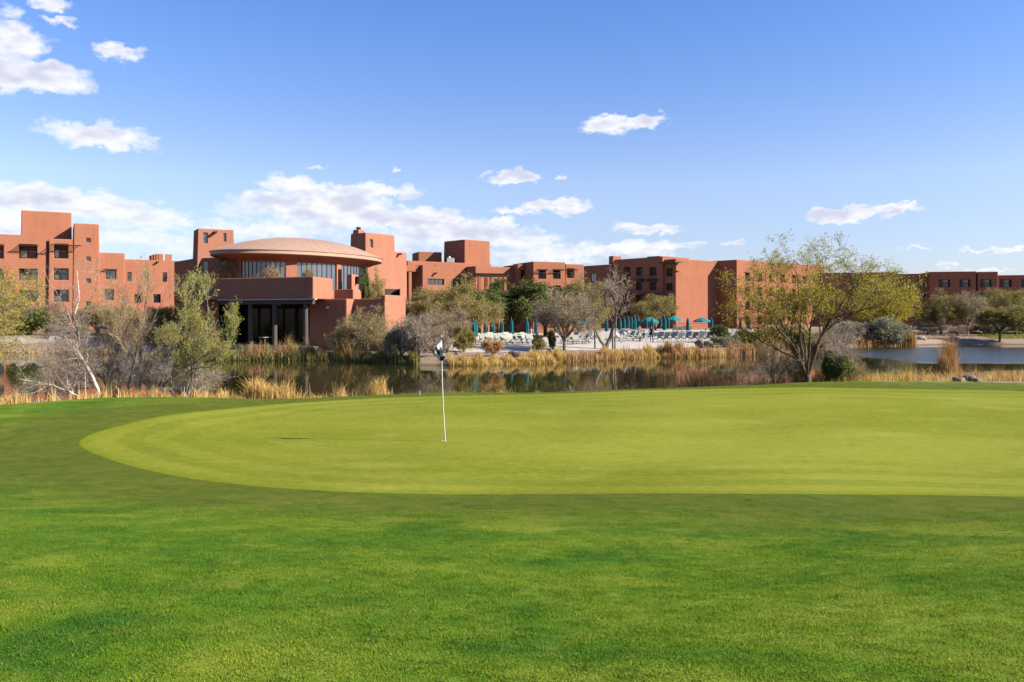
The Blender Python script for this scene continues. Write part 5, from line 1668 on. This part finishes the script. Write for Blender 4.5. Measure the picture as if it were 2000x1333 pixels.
blades('reed_bed', 'brown bulrush stems standing in the water before the golden reeds', x, y, .72, .45, .02, .2, 'reed_brown', 2)
k = rng.normal(0, 1, 1600)
px = 1315 + k * 9; Y_ = 73 + rng.uniform(-.6, .9, 1600)
blades('reed_clump', 'taller brown bulrush clump rising from the golden reeds', (px - 1000) / F * Y_, Y_, 1.15, .35, .022, .25, 'reed_brown', 3)
x, y = strip(rng, 5200, 875, 1045, yf, (-.4, 1.4), .45)
blades('reed_bed', 'low golden grass on the sandy shore behind the flag', x, y, .48, .45, .017, .35, 'reed_gold', 4)
x, y = strip(rng, 5000, 430, 820, yf, (-.5, 1.6), .5)
blades('shore_brush', 'dark brush and reeds at the foot of the restaurant', x, y, .85, .5, .02, .35, 'reed_green', 5)
x, y = strip(rng, 1800, 470, 700, yf, (-.2, 2.0), .6)
blades('shore_brush', 'reddish brown dry stalks before the patio', x, y, 1.25, .4, .012, .18, 'reed_brown', 6)
x, y = strip(rng, 3200, 330, 440, yf, (-.5, 2.5), .5)
blades('shore_brush', 'olive reeds left of the patio', x, y, .8, .4, .02, .3, 'reed_green', 7)
x, y = strip(rng, 2600, -100, 330, yf, (-.2, .9), .6)
blades('shore_grass', 'dry grass along the gravel bank of the west shore', x, y, .4, .4, .02, .3, 'reed_gold', 8)
x, y = strip(rng, 4200, 1425, 1790, yf, (-.4, 2.0), .6)
blades('reed_bed', 'russet reeds along the east shore shrubs', x, y, 1.05, .5, .024, .2, 'reed_brown', 9)
k = rng.normal(0, 1, 1300); px = 1772 + k * 6; Y_ = 100 + rng.uniform(-.8, 1, 1300)
blades('reed_clump', 'tall russet reed clump at the point of the east shore', (px - 1000) / F * Y_, Y_, 2.3, .25, .028, .14, 'reed_brown', 10)
# near bank
x, y = strip(rng, 5000, -60, 440, yr, (.9, 4.2), .85)
blades('bank_grass', 'golden dry grass on the near bank under the bare trees', x, y, .30, .55, .006, .4, 'reed_gold', 11)
x, y = strip(rng, 5200, 395, 765, yr, (.9, 3.6), .85)
blades('bank_grass', 'golden bunch grass behind the left end of the putting green', x, y, .42, .55, .006, .35, 'reed_gold', 12)
k = rng.normal(0, 1, 3600); px = 515 + k * 26; Y_ = 27.6 + rng.uniform(-.6, 1.2, 3600)
blades('grass_clump', 'large golden grass clump at the pond edge', (px - 1000) / F * Y_, Y_, .80, .35, .006, .28, 'reed_gold', 13)
k = rng.normal(0, 1, 1100); px = 732 + k * 9; Y_ = 28.5 + rng.uniform(-.3, .5, 1100)
blades('grass_clump', 'small golden grass clump by the middle of the pond edge', (px - 1000) / F * Y_, Y_, .72, .3, .006, .24, 'reed_gold', 14)
x, y = strip(rng, 2600, 765, 1300, yr, (.9, 2.0), .7)
blades('bank_grass', 'thin dry grass on the bank behind the putting green', x, y, .30, .5, .005, .4, 'reed_gold', 15)
k = rng.normal(0, 1, 3400); px = 1365 + k * 30; Y_ = 31.5 + rng.uniform(-.5, 2.4, 3400)
blades('reed_clump', 'reddish brown reed clump in the pond behind the putting green', (px - 1000) / F * Y_, Y_, 1.15, .35, .006, .16, 'reed_brown', 16)
x, y = strip(rng, 2600, 1290, 1640, yr, (.9, 3.2), .5)
blades('bank_grass', 'brown dry grass around the palo verde trunk', x, y, .5, .4, .006, .35, 'reed_brown', 17)
x, y = strip(rng, 15000, 1600, 2120, yr, (1.2, 19), .6)
k = (np.sin(x * .9 + 1.3 * np.sin(y * .6)) + np.sin(y * 1.1 + x * .37) + rng.normal(0, .5, len(x))) > -.15
blades('bank_grass', 'orange gold grass covering the near bank of the east pond', x[k], y[k], .38, .6, .009, .5, 'reed_gold', 18)
x, y = strip(rng, 3500, 1600, 2120, yr, (1.0, 17), .85)
blades('bank_grass', 'rusty brown tussocks scattered over the east bank', x, y, .5, .5, .008, .35, 'reed_brown', 22)
k = rng.normal(0, 1, 1500); px = 1852 + k * 8; Y_ = 47.5 + rng.uniform(-.8, .8, 1500)
blades('reed_clump', 'upright orange reed clump on the bank of the east pond', (px - 1000) / F * Y_, Y_, 1.55, .35, .009, .16, 'reed_brown', 19)
# scrub litter on the west bank
x = rng.uniform(-62, -26, 2600); y = rng.uniform(84, 108, 2600)
blades('scrub', 'sparse dry scrub on the west bank', x, y, .35, .5, .02, .5, 'reed_green', 20, cat='scrub')
x = rng.uniform(38, 75, 3000); y = rng.uniform(106, 130, 3000)
blades('scrub', 'sparse dry scrub on the east bank', x, y, .35, .5, .025, .5, 'reed_brown', 21, cat='scrub')
# ------------------------------------------------------------------ pool furniture
rnd = random.Random(8)
def make_lounger(sling, back_deg):
    r = empty('pool_lounger')
    bm = bmesh.new()
    for s in (-.31, .31):
        add_box(bm, (s, -.05, .36), (.045, 1.35, .05))
    for yy in (-.70, .0, .60):
        add_box(bm, (0, yy, .355), (.62, .045, .04))
    bmobj('frame', bm, 'lounger_frame', r)
    for sx in (-.31, .31):
        for yy in (-.58, .42):
            cyl_obj('leg', (sx * 1.04, yy, 0), (sx, yy + .04, .35), .024, 'lounger_frame', r, n=6)
    box_obj('seat', (0, -.14, .395), (.57, 1.14, .03), sling, r)
    a = R(back_deg)
    L = .82
    bm = bmesh.new()
    rot = Matrix.Rotation(a, 4, 'X')
    add_box(bm, (0, .44 + math.cos(a) * L / 2, .40 + math.sin(a) * L / 2), (.57, L, .035), rot)
    b = bmobj('backrest', bm, sling, r)
    bm = bmesh.new()
    for s in (-.31, .31):
        add_box(bm, (s, .44 + math.cos(a) * L / 2, .395 + math.sin(a) * L / 2), (.045, L + .06, .045), rot)
    bmobj('back_frame', bm, 'lounger_frame', b)
    for s in (-.34, .34):
        bm = bmesh.new()
        add_box(bm, (s, .12, .60), (.05, .5, .04)); add_box(bm, (s, -.09, .48), (.04, .04, .22)); add_box(bm, (s, .33, .48), (.04, .04, .22))
        bmobj('armrest', bm, 'lounger_frame', r)
    return r
LP = [make_lounger(s, d) for s, d in (('sling_cream', 58), ('sling_sage', 48), ('sling_cream', 38), ('sling_brown', 52))]
used = [False] * 4
def lounger(k, px, Y, rz, label, group):
    o = LP[k] if not used[k] else copy_tree(LP[k])
    used[k] = True
    o.location = (X_(px, Y), Y, DZ); o.rotation_euler = (0, 0, rz)
    look = ('upright cream', 'half-raised sage green', 'low reclined cream', 'dark brown')[k]
    return tag(o, label.replace('LOOK', look), 'lounger', group)
n_ = 0
for i in range(9):
    lounger((0, 3, 0, 1, 0, 3, 0, 3, 2)[i], 1286 + i * 13.6, 87 + .25 * i, R(-32 + rnd.uniform(-5, 5)), 'LOOK lounger in the single row behind the golden reeds', 'front row of loungers')
for i in range(11):
    lounger((0, 1, 2)[i % 3], 938 + i * 10.2, 80.5 + rnd.uniform(-.3, .3), R(25 + rnd.uniform(-8, 8)), 'LOOK lounger set before the row of closed umbrellas', 'west loungers')
for i in range(10):
    lounger((2, 1, 0)[i % 3], 944 + i * 10.4, 85 + rnd.uniform(-.4, .4), R(25 + rnd.uniform(-8, 8)), 'LOOK lounger under the row of closed umbrellas', 'west loungers behind')
for i in range(12):
    lounger((1, 0, 2)[i % 3], 1106 + (i % 6) * 9.5 + (i // 6) * 4, 82 + (i // 6) * 6 + rnd.uniform(-1, 1), R(rnd.uniform(-70, 60)), 'LOOK lounger in the loose group left of the forked bare tree', 'middle loungers')
for i in range(16):
    lounger((1, 0, 2, 0)[i % 4], 1202 + (i % 8) * 8.4 + (i // 8) * 3, 92 + (i // 8) * 9 + rnd.uniform(-2, 2), R(rnd.uniform(-80, 80)), 'LOOK lounger in the crowded group around the umbrella cluster', 'crowded loungers')
for i in range(4):
    lounger((0, 2)[i % 2], 1318 + i * 9, 137 + rnd.uniform(-1, 1), R(160 + rnd.uniform(-20, 20)), 'LOOK lounger across the pool under the open umbrella', 'far loungers')

def make_closed(mat, H_=2.45, top=.10):
    r = empty('closed_umbrella')
    cyl_obj('pole', (0, 0, 0), (0, 0, H_ + .05), .024, 'pole_white', r, n=8)
    bm = bmesh.new()
    add_cyl(bm, (0, 0, 0), (0, 0, .07), .26, .22, n=14); add_cyl(bm, (0, 0, .07), (0, 0, .22), .04, n=8)
    bmobj('base', bm, 'stone', r)
    # folded cloth: eight pleats, narrow at the top, tied below the middle
    prof = [(H_, .015), (H_ - .10, .06), (H_ - .35, .12), (H_ - .75, .165), (H_ - 1.05, .17), (H_ - 1.2, .15), (H_ - 1.38, .19), (H_ - 1.5, .20)]
    n = 32; V, F4 = [], []
    for (z, rad) in prof:
        for i in range(n):
            a = i * 2 * math.pi / n
            rr = rad * (1 + .28 * math.cos(a * 8))
            V.append((rr * math.cos(a), rr * math.sin(a), z + (.05 * math.cos(a * 8) if z == prof[-1][0] else 0)))
    for j in range(len(prof) - 1):
        for i in range(n):
            F4.append((j * n + i, j * n + (i + 1) % n, (j + 1) * n + (i + 1) % n, (j + 1) * n + i))
    c = mobj('canopy', npmesh('canopy', V, F4), mat, r)
    bm = bmesh.new()
    bmesh.ops.create_cone(bm, cap_ends=False, segments=24, radius1=.185, radius2=.185, depth=.05, matrix=Matrix.Translation((0, 0, H_ - 1.2)))
    bmobj('strap', bm, mat, c)
    cyl_obj('finial', (0, 0, H_ - .02), (0, 0, H_ + .10), .03, 'pole_white', r, r1=.008, n=8)
    return r
def make_open(mat, H_=2.5, rad=1.45):
    r = empty('open_umbrella')
    cyl_obj('pole', (0, 0, 0), (0, 0, H_), .026, 'pole_white', r, n=8)
    bm = bmesh.new()
    add_cyl(bm, (0, 0, 0), (0, 0, .07), .28, .24, n=14); add_cyl(bm, (0, 0, .07), (0, 0, .22), .04, n=8)
    bmobj('base', bm, 'stone', r)
    n = 8; k = 5
    bm = bmesh.new()
    apex = bm.verts.new((0, 0, H_))
    rings = []
    for j in range(1, k + 1):
        t = j / k
        row = []
        for i in range(n * 3):
            a = i * 2 * math.pi / (n * 3)
            on = (i % 3 == 0)
            rr = rad * t * (1 if on else .95)
            z = H_ - .62 * t ** 1.35 - (0 if on else .035 * t)
            row.append(bm.verts.new((rr * math.cos(a), rr * math.sin(a), z)))
        rings.append(row)
    m3 = n * 3
    for i in range(m3):
        bm.faces.new((apex, rings[0][i], rings[0][(i + 1) % m3]))
        for j in range(k - 1):
            bm.faces.new((rings[j][i], rings[j + 1][i], rings[j + 1][(i + 1) % m3], rings[j][(i + 1) % m3]))
    val = []
    for i in range(m3):
        v = rings[-1][i].co
        val.append(bm.verts.new((v.x * 1.005, v.y * 1.005, v.z - .17)))
    for i in range(m3):
        bm.faces.new((rings[-1][i], val[i], val[(i + 1) % m3], rings[-1][(i + 1) % m3]))
    c = bmobj('canopy', bm, mat, r)
    c.modifiers.new('t', 'SOLIDIFY').thickness = .01
    for i in range(n):
        a = i * 2 * math.pi / n
        cyl_obj('rib', (.03 * math.cos(a), .03 * math.sin(a), H_ - .08), (rad * .96 * math.cos(a), rad * .96 * math.sin(a), H_ - .66), .012, 'pole_white', c, n=4)
    cyl_obj('finial', (0, 0, H_ - .02), (0, 0, H_ + .12), .03, 'pole_white', r, r1=.01, n=8)
    return r
CU = make_closed('teal_cloth'); OU = make_open('teal_cloth_bright'); cu0 = ou0 = False
def umb(kind, px, Y, label, group, sc=1.0):
    global cu0, ou0
    if kind == 'c':
        o = CU if not cu0 else copy_tree(CU); cu0 = True
    else:
        o = OU if not ou0 else copy_tree(OU); ou0 = True
    o.location = (X_(px, Y), Y, DZ); o.rotation_euler = (0, 0, rnd.uniform(0, 6)); o.scale = (sc * rnd.uniform(.95, 1.1), sc * rnd.uniform(.95, 1.1), sc)
    return tag(o, label, 'umbrella', group)
umb('c', 925, 75, 'closed teal umbrella of the pair standing alone on the sandy shore', 'umbrella pair by the shore', 1.02)
umb('c', 929.5, 76, 'closed teal umbrella of the pair standing alone on the sandy shore', 'umbrella pair by the shore', .97)
for px, Y, s in ((948, 90, .98), (963, 90, 1), (980, 89, 1), (999, 88, 1.02), (1029, 85, 1.04), (1047, 84, 1.06)):
    umb('c', px, Y, 'closed teal umbrella in the row behind the west loungers', 'west row of closed umbrellas', s)
umb('c', 1085, 94, 'closed teal umbrella seen beside the slim dark tree trunk', None, .95)
for px, Y, s in ((1150, 104, .95), (1170, 112, .98), (1184.5, 95, 1.05)):
    umb('c', px, Y, 'closed teal umbrella left of the forked bare tree', 'umbrellas by the forked tree', s)
for px, Y, s in ((1211, 108, 1), (1219, 118, 1.0), (1227, 124, 1.05), (1234, 112, 1), (1240, 104, 1.1), (1246.5, 128, 1.1)):
    umb('c', px, Y, 'closed teal umbrella in the tight cluster behind the crowded loungers', 'umbrella cluster', s)
for px, Y, s in ((1262, 116, 1), (1274, 116, 1), (1290, 128, 1.05), (1305, 118, 1)):
    umb('c', px, Y, 'closed teal umbrella between the two open umbrellas', 'umbrellas along the pool', s)
umb('c', 1298, 100, 'large closed teal umbrella at the corner of the swimming pool', None, 1.12)
umb('c', 1343.5, 100, 'closed teal umbrella standing alone behind the single row of loungers', None, 1.05)
umb('c', 1390, 104, 'closed teal umbrella beside the dark shrub', None, 1.0)
umb('c', 1446, 110, 'closed teal umbrella seen through the left of the palo verde crown', 'umbrellas behind the palo verde', 1.05)
umb('c', 1462, 112, 'closed teal umbrella seen through the left of the palo verde crown', 'umbrellas behind the palo verde', 1.05)
umb('o', 1316, 148, 'open teal umbrella shading loungers across the pool', None, 1.05)
umb('o', 1268, 128, 'open teal umbrella behind the standing person in navy', None, 1.0)
umb('o', 1134, 105, 'open teal umbrella left of the forked tree', None, .92)
umb('o', 1371, 140, 'open teal umbrella before the sunlit hotel wall', None, .95)
umb('o', 835, 92, 'open teal umbrella half hidden by the mesquites', None, .9)
umb('o', 800, 90, 'open teal umbrella beside the restaurant stair wall', None, .85)

# fence behind the pool
def fence():
    a, b = Vector((X_(1325, 153), 153, DZ)), Vector((X_(1420, 150), 150, DZ))
    r = empty('pool_fence', a, math.atan2((b - a).y, (b - a).x), 'dark iron fence behind the pool terrace', 'fence')
    L = (b - a).length
    for z in (.15, 1.25):
        box_obj('rail', (L / 2, 0, z), (L, .04, .05), 'dark_metal', r)
    n = int(L / .28)
    me = None
    for i in range(n + 1):
        if me is None:
            o = box_obj('picket', (0, 0, .7), (.03, .03, 1.4), 'dark_metal', r); me = o.data
        else:
            o = link(bpy.data.objects.new('picket', me), r)
        o.location = (i * L / n, .035, 0)
fence()

# boulders
def boulder(seed, loc, s, label, mat='stone', group=None):
    bm = bmesh.new()
    bmesh.ops.create_icosphere(bm, subdivisions=3, radius=1.0)
    rng_ = random.Random(seed)
    dirs = [Vector((rng_.gauss(0, 1), rng_.gauss(0, 1), rng_.gauss(0, 1))).normalized() for _ in range(9)]
    cut = [rng_.uniform(.55, .85) for _ in dirs]
    for v in bm.verts:
        for d, c in zip(dirs, cut):
            e = v.co.dot(d) - c
            if e > 0: v.co -= d * e * .85
        v.co += Vector((rng_.gauss(0, .015), rng_.gauss(0, .015), rng_.gauss(0, .015)))
    bmesh.ops.scale(bm, vec=s, verts=bm.verts)
    o = bmobj('boulder', bm, mat)
    o.location = loc; o.rotation_euler = (0, 0, seed * 1.3)
    return tag(o, label, 'boulder', group)
for i, (px, Y, sx, sz, lb, mt) in enumerate([(1872, 31.4, .42, .17, 'low dark boulder on the bank at the right of the lawn', 'stone'), (1893, 31.8, .34, .20, 'tilted dark boulder beside the low one at the right of the lawn', 'stone'), (1908, 31.2, .22, .12, 'small brown boulder at the right of the lawn', 'stone'),
        (1003, 65.2, .7, .35, 'flat brown boulder on the sandy shore', 'stone'), (1012, 65.6, .5, .34, 'squat brown boulder touching the flat one', 'stone'), (893, 67, .35, .2, 'small boulder near the spiky shrub', 'stone'), (1075, 69.5, .4, .25, 'boulder by the slim dark tree trunk', 'stone'),
        (1240, 72.8, .4, .35, 'dark boulder behind the reeds near the forked tree', 'stone'), (1366, 78, .6, .5, 'dark boulder behind the east reeds', 'stone'), (1383, 79, .6, .45, 'larger dark boulder behind the east reeds', 'stone'),
        (1800, 104.6, .8, .35, 'pale boulder on the far east shore', 'stone_pale'), (1862, 106, .7, .3, 'pale boulder under the leafless mesquite', 'stone_pale'), (1722, 100.5, .6, .3, 'boulder before the sage shrub', 'stone'), (40, 84, .6, .3, 'pale boulder on the gravel bank', 'stone_pale'), (105, 88, .8, .35, 'broad pale boulder on the gravel bank', 'stone_pale'), (182, 83, .6, .35, 'pale boulder behind the pale bare tree', 'stone_pale')]):
    x = X_(px, Y)
    boulder(i + 1, (x, Y, max(Hs(x, Y), DZ if 1030 < px < 1420 and Y > 74 else -9) + sz * .25), (sx, sx * .7, sz), lb, mt)
# pale retaining walls on the west bank
for i, (pa, pb, Y, yt, yb, lb) in enumerate([(222, 255, 90, 651, 662, 'short pale retaining wall left of the narrow-windowed wing'), (306, 328, 86, 652, 664, 'short pale retaining wall by the west side of the patio')]):
    a, b = X_(pa, Y), X_(pb, Y)
    r = empty('retaining_wall', ((a + b) / 2, Y, Z_(yb, Y) - .3), 0, lb, 'wall')
    wall_part('wall_body', r, 'stone_pale', (a - b) / 2, (b - a) / 2, 0, .45, 0, Z_(yt, Y) - Z_(yb, Y) + .25, None, .01, .04)
    wall_part('coping', r, 'pale_trim', (a - b) / 2 - .06, (b - a) / 2 + .06, -.06, .51, Z_(yt, Y) - Z_(yb, Y) + .252, Z_(yt, Y) - Z_(yb, Y) + .34, None, 0, .02)
# patio table
Y = 63.6 * K
tb = empty('patio_table', (X_(518, Y), Y, FLOOR), 0, 'round white table on the shaded patio', 'table')
bm = bmesh.new(); add_cyl(bm, (0, 0, .72), (0, 0, .76), .62, n=24)
bmobj('table_top', bm, 'white_paint', tb)
cyl_obj('column', (0, 0, .03), (0, 0, .72), .05, 'white_paint', tb, n=10)
bm = bmesh.new()
for q in range(4):
    a = q * math.pi / 2 + .4
    add_box(bm, (.2 * math.cos(a), .2 * math.sin(a), .03), (.4, .06, .05), Matrix.Rotation(a, 4, 'Z'))
bmobj('foot', bm, 'white_paint', tb)

# ------------------------------------------------------------------ people
def person(name_label, px, Y, face, pose, top, bottom, group=None, z=None, ht=1.72):
    """one skinned body; pose 'stand', 'sit', 'bend'"""
    k = ht / 1.75
    if pose == 'stand':
        J = dict(pel=(0, 0, .95), wai=(0, .01, 1.10), che=(0, 0, 1.32), nec=(0, .01, 1.49), hd0=(0, -.02, 1.58), hd1=(0, -.02, 1.71),
                 hL=(.10, 0, .90), kL=(.11, -.03, .50), aL=(.11, .02, .09), tL=(.12, -.14, .04), hR=(-.10, 0, .90), kR=(-.12, -.08, .50), aR=(-.13, .0, .09), tR=(-.15, -.16, .04),
                 sL=(.19, .01, 1.42), eL=(.27, .03, 1.14), wL=(.26, -.12, .93), sR=(-.19, .01, 1.42), eR=(-.26, .02, 1.14), wR=(-.24, -.22, 1.02))
    elif pose == 'sit':
        J = dict(pel=(0, 0, .50), wai=(0, .03, .64), che=(0, .07, .86), nec=(0, .08, 1.03), hd0=(0, .04, 1.12), hd1=(0, .04, 1.25),
                 hL=(.10, -.02, .48), kL=(.13, -.44, .50), aL=(.12, -.56, .10), tL=(.13, -.72, .05), hR=(-.10, -.02, .48), kR=(-.13, -.45, .52), aR=(-.13, -.50, .10), tR=(-.14, -.66, .05),
                 sL=(.19, .07, .96), eL=(.26, -.05, .70), wL=(.16, -.28, .62), sR=(-.19, .07, .96), eR=(-.27, .0, .70), wR=(-.17, -.26, .62))
    else:
        J = dict(pel=(0, .05, .92), wai=(0, -.05, 1.04), che=(0, -.24, 1.16), nec=(0, -.40, 1.20), hd0=(0, -.49, 1.21), hd1=(0, -.62, 1.22),
                 hL=(.10, .05, .88), kL=(.12, -.03, .48), aL=(.12, .08, .09), tL=(.13, -.08, .04), hR=(-.10, .05, .88), kR=(-.12, .03, .48), aR=(-.12, .16, .09), tR=(-.13, 0, .04),
                 sL=(.18, -.33, 1.14), eL=(.20, -.42, .88), wL=(.14, -.58, .74), sR=(-.18, -.33, 1.14), eR=(-.22, -.40, .88), wR=(-.16, -.56, .72))
    Rr = dict(pel=.145, wai=.125, che=.150, nec=.058, hd0=.085, hd1=.080, h=.088, k=.058, a=.040, t=.036, s=.062, e=.042, w=.030)
    E = [('pel', 'wai'), ('wai', 'che'), ('che', 'nec'), ('nec', 'hd0'), ('hd0', 'hd1')]
    for s in 'LR':
        E += [('pel', 'h' + s), ('h' + s, 'k' + s), ('k' + s, 'a' + s), ('a' + s, 't' + s), ('che', 's' + s), ('s' + s, 'e' + s), ('e' + s, 'w' + s)]
        # palm and five fingers
        w_ = Vector(J['w' + s]); d = (w_ - Vector(J['e' + s])).normalized(); sd = Vector((1 if s == 'L' else -1, 0, 0)); sd = (sd - d * sd.dot(d)).normalized()
        J['p' + s] = tuple(w_ + d * .075); E.append(('w' + s, 'p' + s))
        for f_, (off, ln) in enumerate(((-.036, .055), (-.024, .075), (-.004, .085), (.014, .078), (.030, .062))):
            q = Vector(J['p' + s]) + sd * off - (d * .04 if f_ == 0 else d * 0)
            J['f%s%d' % (s, f_)] = tuple(q + d * ln * .55 + sd * off * .6); J['g%s%d' % (s, f_)] = tuple(q + d * ln + Vector((0, -.015, 0)))
            E += [('p' + s if f_ else 'w' + s, 'f%s%d' % (s, f_)), ('f%s%d' % (s, f_), 'g%s%d' % (s, f_))]
    names = list(J)
    me = bpy.data.meshes.new('body')
    me.from_pydata([Vector(J[n]) * k for n in names], [(names.index(a), names.index(b)) for a, b in E], [])
    tmp = bpy.data.objects.new('body', me); COL.objects.link(tmp)
    sk = tmp.modifiers.new('skin', 'SKIN'); tmp.modifiers.new('sub', 'SUBSURF').levels = 1
    for i, n in enumerate(names):
        r = Rr.get(n) or (.026 if n[0] == 'p' else .009 if n[0] in 'fg' else Rr.get(n[0], .04))
        ry_ = r * (.72 if n in ('pel', 'wai', 'che') else 1)
        me.skin_vertices[0].data[i].radius = (r * k, ry_ * k)
        me.skin_vertices[0].data[i].use_root = (n == 'pel')
    dg = bpy.context.evaluated_depsgraph_get()
    me2 = bpy.data.meshes.new_from_object(tmp.evaluated_get(dg))
    bpy.data.objects.remove(tmp)
    for m_ in ('skin', top, bottom, 'dark_metal'): me2.materials.append(MATS[m_])
    pel = Vector(J['pel']) * k; nec = Vector(J['nec']) * k; kn = Vector(J['kL']) * k
    ax = (nec - pel)
    for p_ in me2.polygons:
        c = p_.center; t = (c - pel).dot(ax) / ax.length_squared
        near_arm = min((c - Vector(J[a]) * k).length for a in ('wL', 'wR', 'pL', 'pR', 'gL2', 'gR2')) < .13
        p_.use_smooth = True
        if near_arm: p_.material_index = 0
        elif t > .93: p_.material_index = 0
        elif c.z < .085 * k: p_.material_index = 3
        elif t > .05 and not (pose == 'sit' and c.y < -.2 * k): p_.material_index = 1
        else: p_.material_index = 2
    x = X_(px, Y)
    root = empty('person', (x, Y, DZ if z is None else z), face, name_label, 'person', group)
    body = link(bpy.data.objects.new('body', me2), root)
    # hair cap, nose, ears
    h0, h1 = Vector(J['hd0']) * k, Vector(J['hd1']) * k
    hc = h0.lerp(h1, .62); upv = (h1 - h0).normalized()
    bm = bmesh.new()
    bmesh.ops.create_uvsphere(bm, u_segments=12, v_segments=8, radius=.102 * k, matrix=Matrix.Translation(hc + upv * .025 * k + Vector((0, .022, 0)) * k))
    bmobj('hair', bm, 'hair', root, True)
    bm = bmesh.new()
    fd = Vector((0, -1, 0)) if pose != 'bend' else Vector((0, -.3, -1)).normalized()
    add_cyl(bm, hc + fd * .08 * k, hc + fd * .115 * k - upv * .012, .016, .006, n=6)
    for s in (-1, 1):
        add_cyl(bm, hc + Vector((s * .085 * k, .01, 0)), hc + Vector((s * .105 * k, .01, 0)), .022, n=6)
    bmobj('face', bm, 'skin', root)
    return root
person('standing person in navy clothes facing the pool behind the lounger row', 1272, 88.5, 2.6, 'stand', 'cloth_navy', 'cloth_navy')
person('person in white bending over a lounger right of the forked tree', 1214, 85.0, 1.2, 'bend', 'cloth_white', 'cloth_white')
person('person with navy trousers and teal top sitting near the standing figure', 1257, 88.0, -1.0, 'sit', 'cloth_teal', 'cloth_navy')
person('standing person in khaki beside the crowded loungers', 1249, 97.0, .5, 'stand', 'cloth_khaki', 'cloth_khaki')
person('standing person in a pink top between the west loungers', 1037, 83.0, .2, 'stand', 'cloth_pink', 'cloth_white')
person('person in white and navy sitting at the east end of the lounger row', 1378, 96.0, -.6, 'sit', 'cloth_white', 'cloth_navy')
